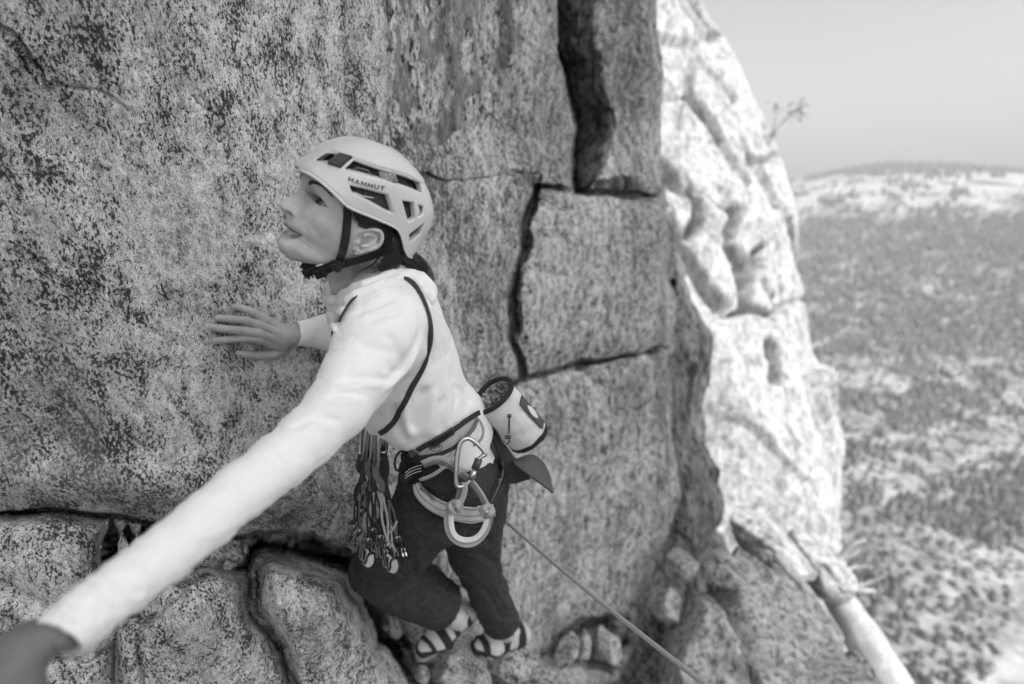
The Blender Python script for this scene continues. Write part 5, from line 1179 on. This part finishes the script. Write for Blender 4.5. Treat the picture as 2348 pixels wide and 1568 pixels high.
sl_ = MB(); p, n = on(lambda P: f_shirt(P, False), [g8(255+46*math.cos(a)+10*math.sin(a), 975+58*math.sin(a)) for a in np.linspace(0, 2*math.pi, 16)], 40, .0006, d0=.3); sl_.tube(p, .0005, 6); sl_.build('sleeve_emblem', plain('emblem_grey', .76, .6), person)
# harness -------------------------------------------------------------
HN = thing('climbing_harness', 'pale and black sit harness with lettered leg loop worn over the dark trousers', 'harness', WQ(1000, 1100, 1.15))
cl = [(700, 632), (760, 606), (840, 580), (920, 548), (1000, 500), (1060, 432), (1112, 365)]
p, n = on(belt_f, [g3(*q) for q in cl], 40, .006); s = MB(); s.strap(p, np.interp(np.linspace(0, 1, 40), [0, .25, .6, .85, 1], [.006, .0120, .0130, .012, .006]), .0028, n); s.build('waist_belt', PALE, HN)
for ed, r in (([(690, 600), (752, 560), (850, 500), (950, 448), (1050, 385), (1135, 335)], .0035), ([(692, 652), (770, 648), (862, 630), (940, 592), (1000, 550)], .0028)):
    p, n = on(belt_f, [g3(*q) for q in ed], 36, .009); s = MB(); s.strap(p, r*1.5, r*.55, n); s.build('belt_trim', WEB, HN)
p, n = on(belt_f, [g3(*q) for q in [(770, 545), (850, 505), (890, 478), (935, 452)]], 16, .0125); s = MB(); s.strap(p, [.004]+[.0085]*14+[.004], .0022, n); s.build('belt_buckle', PLAST, HN)
p, n = on(belt_f, [g3(*q) for q in [(1112, 385), (1080, 450), (1035, 505), (985, 552)]], 18, .0125); s = MB(); s.strap(p, .0040, .0012, n); s.build('gear_loop', MIDW, HN)
# oval emblem with an animal outline on the belt tab
def oncurve(f, pts, mat, r, name, off=.0085): p, n = on(f, pts, 36, off); s = MB(); s.tube(p, r, 6, cap=True); return s.build(name, mat, HN)
ov = [g3(812+48*math.cos(a), 576+32*math.sin(a)+8*math.cos(a)) for a in np.linspace(0, 2*math.pi, 14)]
oncurve(belt_f, ov, LOGO, .0008, 'emblem', .0095)
an = np.array([(772, 582), (780, 566), (800, 556), (815, 545), (828, 552), (840, 562), (846, 578), (838, 590), (830, 578), (818, 582), (814, 594), (806, 594), (802, 584), (790, 586), (786, 596), (780, 594)], float)
pa, na = trace_many(belt_f, [g3(*q) for q in an], .0098); mesh_np('emblem', W(pa), [list(range(len(pa)))], LOGO, HN, smooth=False)
# leg loop
LLc = [(700, 872), (722, 930), (770, 985), (850, 1038), (950, 1075), (1060, 1098), (1150, 1098), (1215, 1085)]
def thigh(P): return smin(sd_chain(P, [p for p, _ in LEG_N], [r for _, r in LEG_N], .012), smin(sd_ecap(P, Q(1030, 1075, 1.20), Q(1055, 1105, 1.27), LATERAL, (.15, .10), (.15, .105)), sd_chain(P, [p for p, _ in LEG_F[:4]], [r for _, r in LEG_F[:4]], .012), .006), .05)-.002
for j, (o, wdt, mt, nm) in enumerate([(0, 1.0, WHITE, 'leg_loop'), (-.62, .13, PALE, 'leg_loop_piping'), (-.05, .10, PALE, 'leg_loop_piping'), (.45, .10, PALE, 'leg_loop_piping'), (1.02, .16, BLACKF, 'leg_loop_trim')]):
    c = spline(np.array([g3(*q) for q in LLc]), 44); hw = np.interp(np.linspace(0, 1, 44), [0, .12, .35, .6, .85, 1], [9, 17, 22, 25, 26, 23]); T = np.gradient(c, axis=0); T /= np.linalg.norm(T, axis=1)[:, None]; Nn = np.stack([-T[:, 1], T[:, 0]], 1)
    cc = c+Nn*(hw*o)[:, None]; p, n = trace_many(thigh, cc, .0065 if j == 0 else (.0100 if j < 4 else .006)); n = unit_rows(n) if False else n
    s = MB(); s.strap(p, hw*wdt*1.14/FPX*np.where(np.arange(44) < 0, 1, 1), .0035 if j == 0 else .0016, n); s.build(nm, mt, HN)
def f_ll(P): return thigh(P)-.0165
decal_text('lettering', 'MAMMUT', f_ll, g3(694, 930), g3(806, 1036), 8.6, LOGO, HN, off=.0008, bend=-.6, d0=.9)
# black padding and straps under the belt
p, n = on(thigh, [g3(*q) for q in [(735, 790), (780, 800), (850, 830), (930, 870), (990, 900)]], 24, .006); s = MB(); s.strap(p, [.012]*4+[.026]*16+[.018]*4, .004, n); s.build('hip_pad', BLACKF, HN)
for pts, r, mt in [([(725, 690), (800, 660), (880, 665), (950, 720), (1010, 790)], .0050, PALE), ([(735, 715), (810, 690), (880, 700), (940, 745), (1000, 810)], .0045, MIDW), ([(715, 815), (800, 780), (880, 720), (935, 640), (985, 570)], .0042, PALE),
                   ([(1300, 690), (1310, 800), (1270, 900), (1220, 1000)], .0038, MIDW), ([(1318, 700), (1330, 820), (1290, 920), (1235, 1010)], .0030, SLING)]:
    p, n = on(lambda P: np.minimum(belt_f(P), f_shirt_lo(P)), [g3(*q) for q in pts], 30, .011); s = MB(); s.strap(p, r, .0014, n); s.build('strap', mt, HN)
for a0, rx, ry, an_ in [((556, 705), 40, 78, .25), ((600, 700), 30, 66, -.2), ((640, 860), 26, 60, .9)]:
    P = [Q(*g3(a0[0]+rx*math.cos(a)*math.cos(an_)-ry*math.sin(a)*math.sin(an_), a0[1]+rx*math.cos(a)*math.sin(an_)+ry*math.sin(a)*math.cos(an_)), 1.06+.012*math.cos(a)) for a in np.linspace(0, 2*math.pi, 26, endpoint=False)]
    s = MB(); s.tube(P, .0024, 7, closed=True); s.build('gear_loop', BLACKF, HN)
for k in range(3):
    s = MB(); s.tube(spline([Q(*g3(x, y+k*22), 1.05) for x, y in [(592, 800), (630, 770), (680, 748), (722, 738)]], 16), .0016, 6); s.build('wire', STEEL if k % 2 == 0 else PALE, HN)
for k, (x, y) in enumerate([(640, 690), (600, 830), (665, 650), (620, 900), (690, 700)]):
    s = MB(); s.box(Q(*g3(x, y), 1.075), unit((1, .3*k-.5, .2)), unit((-.3*k+.5, 1, 0)), (0, 0, 1.), .011, .008, .004, .4); s.build('tie_in_knot', [BLACKF, SLING, MIDW][k % 3], HN)
# big locking carabiner and anchor chain -------------------------------
t = thing('locking_carabiner', 'large silver pear-shaped locking carabiner with dark screw sleeve on the harness', 'carabiner', WQ(*g3(1050, 900), 1.05))
_z = trace_many(lambda P: np.minimum(belt_f(P), f_shirt_lo(P)), [g3(1000, 620), g3(1000, 760), g3(1010, 880), g3(1160, 620), g3(1110, 800)])[0][:, 2]; print('belt depth', _z); CZ = _z.min()-.022
oc = [(1004, 905), (984, 868), (986, 760), (996, 640), (1020, 560), (1068, 534), (1120, 556), (1172, 604), (1208, 656), (1186, 668), (1152, 700), (1124, 770), (1100, 838), (1060, 886)]
P = spline([Q(*g3(*q), CZ+.00006*(q[0]-1000)) for q in oc], 70, closed=True); s = MB(); s.tube(P, np.where((np.arange(70) > 8) & (np.arange(70) < 26), .0052, .0044), 10, closed=True); s.build('carabiner_frame', ALU, t)
s = MB(); s.tube([Q(*g3(1158, 692), CZ+.006), Q(*g3(1128, 768), CZ+.006)], [.0078, .0078], 14); s.build('screw_sleeve', plain('sleeve_dark', .05, .4), t); s = MB(); s.tube([Q(*g3(1124, 778), CZ+.005), Q(*g3(1098, 850), CZ+.005)], .0056, 12); s.build('gate', STEEL, t)
t = thing('anchor_lanyard', 'pale knotted webbing lanyard hanging in a wide loop below the locking carabiner', 'lanyard', WQ(*g3(1080, 1350), 1.08))
ZO = CZ-1.045
def webb(pts, r, z, mat=PALE, nrm=(0, -.2, -1), th=.0019, n=34, nm='webbing'):
    s = MB(); s.strap(spline([Q(*g3(*q), z+ZO) for i, q in enumerate(pts)], n), r, th, nrm); return s.build(nm, mat, t)
webb([(1000, 780), (1062, 830), (1120, 890), (1165, 950), (1200, 1010), (1228, 1062)], .0062, 1.065, nrm=(.3, 0, -1)); webb([(1020, 800), (1080, 850), (1135, 915), (1180, 985), (1215, 1050)], .0035, 1.058, MIDW, nrm=(.3, 0, -1))
webb([(1020, 870), (1014, 930), (1000, 990), (975, 1040)], .0062, 1.05, MIDW, nrm=(.3, 0, -1)); webb([(1048, 870), (1050, 930), (1030, 1000), (990, 1060)], .0055, 1.045, nrm=(-.4, 0, -1))
webb([(920, 1080), (912, 1160), (925, 1240), (960, 1300), (1020, 1338), (1090, 1345), (1150, 1318), (1205, 1255), (1228, 1180), (1238, 1120)], .0058, 1.06, nrm=(0, -.5, -1), n=60)
webb([(948, 1090), (945, 1170), (960, 1250), (1000, 1296), (1060, 1312), (1120, 1302), (1172, 1262), (1206, 1200), (1220, 1140)], .0050, 1.052, WHITE, nrm=(0, -.6, -1), n=40); webb([(1250, 1060), (1255, 1130), (1240, 1200), (1205, 1270), (1150, 1305)], .0045, 1.066, MIDW, nrm=(0, -.4, -1))
for (cx, cy, a) in ((972, 1060, -.5), (1222, 1092, .5)):
    s = MB(); z = 1.048+ZO
    for k, (rx, ry, rot, dz) in enumerate([(52, 36, a, 0), (44, 30, a+1.4, -.006), (38, 44, a+.7, .005)]):
        P = [Q(*g3(cx+rx*math.cos(q)*math.cos(rot)-ry*math.sin(q)*math.sin(rot), cy+rx*math.cos(q)*math.sin(rot)+ry*math.sin(q)*math.cos(rot)), z+dz+.007*math.sin(2*q+k)) for q in np.linspace(0, 2*math.pi, 30, endpoint=False)]; s.tube(P, .0052, 8, closed=True, flat=.6)
    s.build('knot', PALE, t)
# thin pale cord arcing over the shirt tail
tag(MB_ := (lambda: (lambda s: (s.tube(spline([Q(*g3(*q), 1.055) for q in [(1135, 370), (1172, 410), (1192, 470), (1180, 530), (1140, 575), (1080, 592), (1030, 592), (985, 625)]], 40), .0030, 8), s.build('accessory_cord', PALE))[1])(MB()))(), 'thin pale cord arcing down over the shirt tail from the chalk bag', 'cord')
# chalk bag -----------------------------------------------------------
CB = thing('chalk_bag', 'white cylindrical chalk bag with dark rim and furry lining hanging at the climber\'s back', 'chalk bag', WQ(*g3(1520, 620), 1.2))
ax = unit(np.array([.56, .70, .44])); e1 = unit(np.array([.88, -.47, -.05])); e1 = unit(e1-(e1 @ ax)*ax); e2 = np.cross(ax, e1)
c0 = Q(*g3(1268, 205), 1.125); RB = .0475
def ring(t_, r, flat=1.0): return [c0+ax*t_+r*(math.cos(a)*e1+flat*math.sin(a)*e2)*(1+.03*math.sin(3*a+t_*40)) for a in np.linspace(0, 2*math.pi, 48, endpoint=False)]
def loft(rings, closed_end=True, mat=None, name='', jitter=0):
    V = np.concatenate([np.array(r) for r in rings]); n = 48; F = []
    if jitter: V = V+jitter*fbm(V*45, 3, 7)[:, None]*unit((1, 1, -1))
    for i in range(len(rings)-1):
        for k in range(n): F.append([i*n+k, i*n+(k+1) % n, (i+1)*n+(k+1) % n, (i+1)*n+k])
    if closed_end: F.append([(len(rings)-1)*n+k for k in range(n)])
    return mesh_np(name, W(V), F, mat, CB)
L = .150
loft([ring(t_, RB*(1.0-.02*math.sin(t_/L*3)+.05*(t_/L)), 1.0-.12*(t_/L)) for t_ in np.linspace(0, L*.93, 26)], True, WHITE, 'bag_body', .006)
loft([ring(L*.90, RB*1.065, .88), ring(L*.96, RB*1.06, .88), ring(L*1.0, RB*.98, .86), ring(L*1.02, RB*.6, .86)], True, BLACKF, 'bag_base', .004)
s = MB(); s.tube(ring(-.002, RB*1.03), .0058, 10, closed=True); s.build('rim', BLACKF, CB)
loft([ring(.0, RB*.93), ring(.012, RB*.88), ring(.03, RB*.80), ring(.045, RB*.5), ring(.05, RB*.15)], True, None or (lambda m: (m.fin(m.ramp(m.noise(70, 5, .7, None, 1.5), [(.38, .02), (.5, .20), (.62, .62)]), .95, m.bump(m.noise(120, 4), 1, .006)), m.m)[1])(NT('fleece_lining')), 'fleece_lining', .012)
def onbag(t_, a, out=.002): r = RB*(1.0+.05*t_/L)+out; return c0+ax*t_+r*(math.cos(a)*e1+(1-.12*t_/L)*math.sin(a)*e2)
# which side of the bag faces the camera
aa_ = np.linspace(0, 2*math.pi, 90); A0 = aa_[np.argmin([onbag(.07, a)[2] for a in aa_])]
sgn = 1 if onbag(.07, A0+.5)[0] > onbag(.07, A0)[0] else -1
s = MB(); s.strap([onbag(t_, A0+sgn*.95, .003) for t_ in np.linspace(.035, .125, 14)], .013, .0012, [unit(onbag(t_, A0+sgn*.95, .01)-onbag(t_, A0+sgn*.95, 0)) for t_ in np.linspace(.035, .125, 14)]); s.build('side_patch', plain('patch_grey', .06, .7), CB)
s = MB(); s.strap([onbag(t_, A0+sgn*.95, .0052) for t_ in np.linspace(.058, .100, 8)], [.002, .005, .008, .009, .009, .008, .005, .002], .0006, [unit(onbag(t_, A0+sgn*.95, .01)-onbag(t_, A0+sgn*.95, 0)) for t_ in np.linspace(.058, .100, 8)]); s.build('patch_emblem', WHITE, CB)
q0 = Q(*g3(1392, 362), onbag(.05, A0)[2]-.006); s = MB(); s.tube(spline([q0, Q(*g3(1386, 420), q0[2]), Q(*g3(1380, 500), q0[2]-.001)], 12), .0010, 6); s.tube(spline([q0, Q(*g3(1392, 430), q0[2]), Q(*g3(1392, 500), q0[2])], 12), .0010, 6); s.tube(spline([Q(*g3(1385, 530), q0[2]-.002), Q(*g3(1392, 560), q0[2]-.002), Q(*g3(1368, 578), q0[2]-.002)], 8), .0013, 6); s.build('draw_cord', BLACKF, CB)
s = MB(); s.box(Q(*g3(1380, 524), q0[2]-.003), unit((1, -.1, 0)), unit((.1, 1, 0)), (0, 0, 1.), .0068, .0040, .004, .6); s.build('cord_lock', RUBBER, CB)
s = MB(); p_ = Q(*g3(1392, 362), q0[2]+.001); s.tube([p_+.0034*np.array([math.cos(a), math.sin(a), 0]) for a in np.linspace(0, 2*math.pi, 14, endpoint=False)], .0013, 6, closed=True); s.build('eyelet', BLACKF, CB)
s = MB(); s.strap(spline([Q(*g3(*q), z) for q, z in [((1060, 130), 1.10), ((1100, 175), 1.10), ((1150, 240), 1.10)]], 10), .004, .001, (0, 0, -1)); s.build('bag_strap', WEB, CB)
# cap clipped behind the bag -------------------------------------------
CAP = thing('cap', 'dark brimmed cap clipped behind the white chalk bag, brim pointing down', 'cap', WQ(*g3(1600, 900), 1.25))
CAPM = plain('cap_cloth', .050, .85, nb=.4, nscale=400, var=.2)
def f_cap(P):
    X = P[:, 0]/P[:, 2]*FPX+1174; Y = P[:, 1]/P[:, 2]*FPX+784; poly = [g3(*q) for q in [(1210, 360), (1300, 480), (1400, 640), (1500, 740), (1560, 850), (1440, 880), (1350, 888), (1330, 760), (1290, 640), (1240, 520), (1200, 430)]]
    dz = 1.235+.02*np.sin((X-1150)/18)+.0006*(Y-1050); return smax(sd_poly(X, Y, poly)*1.24/FPX, np.abs(P[:, 2]-dz)-.022, .02)+.003*fbm(P*30, 3, 9)
sdf_obj('crown', f_cap, Q(*g3(1380, 640), 1.24)+[-.08, -.10, -.07], Q(*g3(1380, 640), 1.24)+[.09, .11, .07], .003, CAPM, CAP)
V = []; nu, nv = 30, 12
edge_out = spline(np.array([(1430, 690), (1560, 655), (1640, 700), (1695, 790), (1715, 870), (1728, 948)], float), nu); edge_in = spline(np.array([(1425, 720), (1470, 760), (1530, 805), (1590, 850), (1660, 900), (1728, 950)], float), nu)
for lay in (0, 1):
    for i in range(nu):
        for j in range(nv):
            f_ = j/(nv-1); q = edge_in[i]*(1-f_)+edge_out[i]*f_; V.append(Q(*g3(*q), 1.205+.055*math.sin(f_*math.pi*.5)+.01*i/nu+lay*.004))
F = []
for lay in (0, 1):
    b_ = lay*nu*nv
    for i in range(nu-1):
        for j in range(nv-1): F.append([b_+i*nv+j, b_+i*nv+j+1, b_+(i+1)*nv+j+1, b_+(i+1)*nv+j])
for i in range(nu-1): F.append([i*nv, (i+1)*nv, nu*nv+(i+1)*nv, nu*nv+i*nv]); F.append([i*nv+nv-1, nu*nv+i*nv+nv-1, nu*nv+(i+1)*nv+nv-1, (i+1)*nv+nv-1])
mesh_np('brim', W(np.array(V)), F, plain('brim_cloth', .085, .8, nb=.3, nscale=400), CAP)
s = MB(); s.tube([Q(*g3(*q), 1.203+.01*i/nu) for i, q in enumerate(edge_in)], .0024, 6); s.build('brim_edge', CAPM, CAP)
# rope ----------------------------------------------------------------
A_, B_ = Q(1095, 1135, 1.74), Q(1645, 1592, .80); pts = [A_+(B_-A_)*u+np.array([0, .012*math.sin(u*math.pi), 0]) for u in np.linspace(0, 1, 60)]
s = MB(); s.tube(pts, .0046, 10); tag(s.build('climbing_rope', ROPE), 'taut pale climbing rope running from behind the climber to the lower right', 'rope')
# shoes ---------------------------------------------------------------
SHOEW = plain('shoe_upper', .50, .7, nb=.2, nscale=300, var=.1)
def shoe(name_label, heel, ball, toe, ank, up, straps, zoff=0):
    t_ = bpy.data.objects.new('climbing_shoe', None); COL.objects.link(t_); t_.parent = person; t_.location = Vector(W(ball))-person.location; t_['label'] = name_label
    fw = unit(toe-heel); up = unit(up-(up @ fw)*fw); lt = np.cross(fw, up)
    def f(P):
        a = sd_ecap(P, heel+up*.018, ball+up*.014, lt, (.036, .032), (.050, .029)); b = sd_ecap(P, ball+up*.012, toe+up*.008, lt, (.049, .026), (.026, .016)); d = smin(a, b, .012)
        an = sd_cap(P, heel+up*.02+fw*.022, ank, .031, .034); d = smin(d, an, .03); d = smax(d, (P-(heel+up*.075)) @ up, .006); return d+.0010*fbm(P*60, 2, 3)
    lo = np.minimum(np.minimum(heel, toe), ank)-.07; hi = np.maximum(np.maximum(heel, toe), ank)+.07
    def up_(P): return smax(f(P), -((P-heel) @ up)+.0035, .003)
    def sol(P): return smax(f(P)-.0028, (P-heel) @ up-.009+.012*ss(.1, .20, (P-heel) @ fw)*-1, .003)
    sdf_obj('shoe_upper', up_, lo, hi, .0030, SHOEW, t_); sdf_obj('sole', sol, lo, hi, .0030, BLACKF, t_)
    Lf = np.linalg.norm(toe-heel)
    for (u, wd_, tilt, mt) in straps:
        c = heel+fw*Lf*u; P = []; N = []
        for a in np.linspace(-1.75, 1.75, 19):
            dr = math.sin(a)*lt+math.cos(a)*up; o_ = c+up*.012+fw*tilt*math.sin(a)*.02; lo_, hi_ = 0.0, .12
            for _ in range(14):
                m_ = (lo_+hi_)/2
                if f((o_+dr*m_)[None])[0] < 0: lo_ = m_
                else: hi_ = m_
            P.append(o_+dr*(lo_+.0022)); N.append(dr)
        s = MB(); s.strap(P, wd_, .0016, N); s.build('shoe_strap', mt, t_)
    return t_
UPV = np.array([-.02, -CP, -SP]); UPV = -np.array([0, CP, SP])   # world up in camera frame
heel = Q(*g4(1205, 1000), 1.79); toe = Q(*g4(838, 1300), 1.70); ball = heel+(toe-heel)*.66
shoe('light climbing shoe with broad dark straps, nearer of the two, toe on the ledge', heel, ball, toe, Q(1052, 1402, 1.68), unit(np.array([-.42, -.62, -.72])),
     [(.14, .008, .5, BLACKF), (.34, .009, -.2, BLACKF), (.60, .014, .1, BLACKF), (.86, .007, .2, BLACKF)])
heel = Q(*g4(1640, 1185), 1.97); toe = Q(*g4(1270, 1285), 1.86); ball = heel+(toe-heel)*.66
shoe('darker climbing shoe, farther of the two, pointing left on the rock', heel, ball, toe, Q(1160, 1440, 1.90), unit(np.array([-.12, -.80, -.60])),
     [(.16, .017, .2, BLACKF), (.40, .008, -.6, BLACKF), (.55, .007, .6, BLACKF), (.84, .018, .1, BLACKF)])
# ================================================================== loose boulders, ledge stones, dead tree
BL = [
 ('boulder', 1592, 1505, 3.15, 84, 128, .42, 4, 'tall rounded grey boulder standing between the dark gap and the widest boulder', 31, 4),
 ('boulder', 1780, 1430, 3.35, 150, 105, .45, 30, 'broad pale boulder sloping up towards the dead tree, upper of the largest pair', 32, 4),
 ('boulder', 1800, 1560, 3.10, 165, 105, .45, 12, 'widest grey boulder in the bottom right, below the sloping one', 33, 5),
 ('boulder', 1950, 1600, 3.3, 70, 120, .35, -20, 'rounded boulder at the foot of the dead tree trunk', 39, 4),
 ('boulder', 1536, 1372, 3.35, 42, 52, .22, 10, 'small boulder below the dark recess with a curved crack under it', 34, 5),
 ('boulder', 1562, 1300, 3.35, 40, 48, .2, -15, 'wedge-shaped stone jammed at the top of the dark recess', 35, 7),
 ('boulder', 1668, 1326, 3.2, 56, 27, .16, 10, 'flat pale stone, lower of two stacked beside the recess', 36, 5),
 ('boulder', 1662, 1285, 3.3, 44, 18, .14, 16, 'flat stone, upper of two stacked beside the recess', 37, 6),
 ('boulder', 1712, 1296, 3.5, 45, 30, .2, 35, 'dark pitted stone wedged between the stacked stones and the sunlit slab', 38, 6),
]
for nm, px, py, d, rx, ry, rz, ang, lab, sd, cu in BL: blob(nm, px, py, d, rx, ry, rz, ang, G_BOULD, lab, seed=sd, cuts=cu)
blob('boulder', 1752, 1245, 4.9, 112, 56, .45, 28, G_SUN, 'smooth sunlit white slab below the bright buttress', seed=41, cuts=3, amp=.08)
blob('boulder', 1835, 1370, 4.4, 150, 42, .35, 50, G_SUN, 'long sunlit rib of rock running down beside the dead tree', seed=43, cuts=3, amp=.1)
LS = [('ledge_stone', 918, 1398, 1.95, 62, 46, .10, 48, 'slanting granite stone under the bent knee', 51), ('ledge_stone', 978, 1462, 1.97, 34, 40, .09, 30, 'small stone left of the nearer shoe', 52),
      ('ledge_stone', 1062, 1528, 1.93, 102, 58, .14, 30, 'pale ledge stone under the nearer shoe', 53), ('ledge_stone', 1172, 1512, 2.08, 50, 26, .10, 20, 'narrow stone under the farther shoe', 54),
      ('ledge_stone', 1250, 1600, 2.15, 190, 62, .2, 14, 'broad pale slab along the bottom edge below the shoes', 55), ('ledge_stone', 1035, 1335, 2.0, 40, 60, .10, -20, 'rough stone seen between the two lower legs', 56),
      ('ledge_stone', 968, 1545, 1.85, 20, 14, .03, 20, 'white pebble in the dark crack below the nearer shoe', 57), ('ledge_stone', 885, 1440, 1.9, 9, 7, .02, 20, 'tiny pale pebble in the dark gap', 58), ('ledge_stone', 520, 1278, 1.32, 38, 24, .06, 10, 'rounded pebble wedged in the crack under the sleeve', 59)]
LS += [('ledge_stone', 1300, 1486, 2.72, 22, 44, .08, 24, 'upright flake in the dark pocket low on the wall, leftmost of three', 60), ('ledge_stone', 1342, 1478, 2.80, 18, 40, .08, 10, 'narrow flake in the middle of the dark pocket low on the wall', 61), ('ledge_stone', 1392, 1478, 2.85, 30, 44, .10, -12, 'widest stone in the dark pocket low on the wall, nearest the rope', 62)]
for nm, px, py, d, rx, ry, rz, ang, lab, sd in LS: blob(nm, px, py, d, rx, ry, rz, ang, G_NEAR if d < 2.05 else G_MID, lab, cat='stone', seed=sd, cuts=6, amp=.16)
blob('boulder', 1868, 1296, 4.95, 78, 56, .40, 42, G_SUN, 'sunlit white boulder at the top of the dead tree trunk', seed=46, cuts=2, amp=.08)
# dead tree
WOOD = NT('bleached_wood'); v_ = WOOD.noise(9, 4, .6, WOOD.map((1, 1, .2)), .5); WOOD.fin(WOOD.ramp(v_, [(.35, .34), (.6, .52)]), .85, WOOD.bump(v_, .5, .02)); WOOD = WOOD.m
t = thing('dead_tree', 'bleached white dead tree leaning beside the boulders with bare forked branches', 'dead tree', WQ(2090, 1760, 4.3))
s = MB(); pts = spline([Q(*p) for p in [(1850, 1262, 5.3), (1900, 1322, 5.0), (1935, 1395, 4.8), (1985, 1480, 4.6), (2040, 1580, 4.45), (2110, 1760, 4.3)]], 40); pts = pts+.02*np.stack([fbm(pts*3, 2, 5), fbm(pts*3, 2, 6), fbm(pts*3, 2, 7)], 1)
s.tube(pts, np.linspace(.11, .20, 40)*(1+.12*fbm(pts*5, 2, 8)), 14); s.build('trunk', WOOD, t)
for br, r in [([(1905, 1335, 4.9), (1918, 1295, 4.88), (1938, 1262, 4.85), (1960, 1245, 4.8), (1985, 1238, 4.78)], .040), ([(1925, 1285, 4.86), (1945, 1275, 4.84), (1972, 1262, 4.8)], .026), ([(1935, 1345, 4.85), (1970, 1352, 4.8), (2010, 1356, 4.75)], .045),
              ([(1950, 1348, 4.8), (1985, 1338, 4.78), (2025, 1322, 4.7)], .028), ([(1925, 1320, 4.88), (1958, 1300, 4.86), (2000, 1300, 4.8)], .022)]:
    s = MB(); c = spline([Q(*p) for p in br], 14); s.tube(c, np.linspace(r, r*.35, 14), 7); s.build('branch', WOOD, t)
# shrub on the skyline of the buttress
t = thing('shrub', 'sparse leafy twig sticking out of the sunlit buttress against the sky', 'shrub', WQ(1748, 372, 8.2)); r5 = np.random.RandomState(4)
s = MB()
for br in ([(1742, 380, 8.2), (1762, 330, 8.15), (1785, 290, 8.1), (1812, 262, 8.05), (1838, 238, 8.0)], [(1770, 315, 8.1), (1776, 280, 8.1), (1782, 246, 8.1)], [(1790, 285, 8.1), (1808, 268, 8.1), (1818, 248, 8.1)]): s.tube(spline([Q(*p) for p in br], 12), np.linspace(.014, .005, 12), 5)
s.build('stem', FOREST, t); V = []; F = []
for cx, cy, n_, sp in ((1834, 246, 46, 9), (1822, 262, 26, 8), (1782, 248, 16, 7), (1808, 250, 10, 6), (1778, 305, 8, 6)):
    for _ in range(n_):
        c = Q(cx+r5.normal(0, sp), cy+r5.normal(0, sp*1.2), 8.05+r5.normal(0, .05)); a = unit(r5.normal(size=3)); b = unit(np.cross(a, r5.normal(size=3))); k = len(V); V += [c-a*.03, c+b*.014, c+a*.03, c-b*.014]; F.append([k, k+1, k+2, k+3])
mesh_np('leaves', W(np.array(V)), F, FOREST, t, smooth=False)
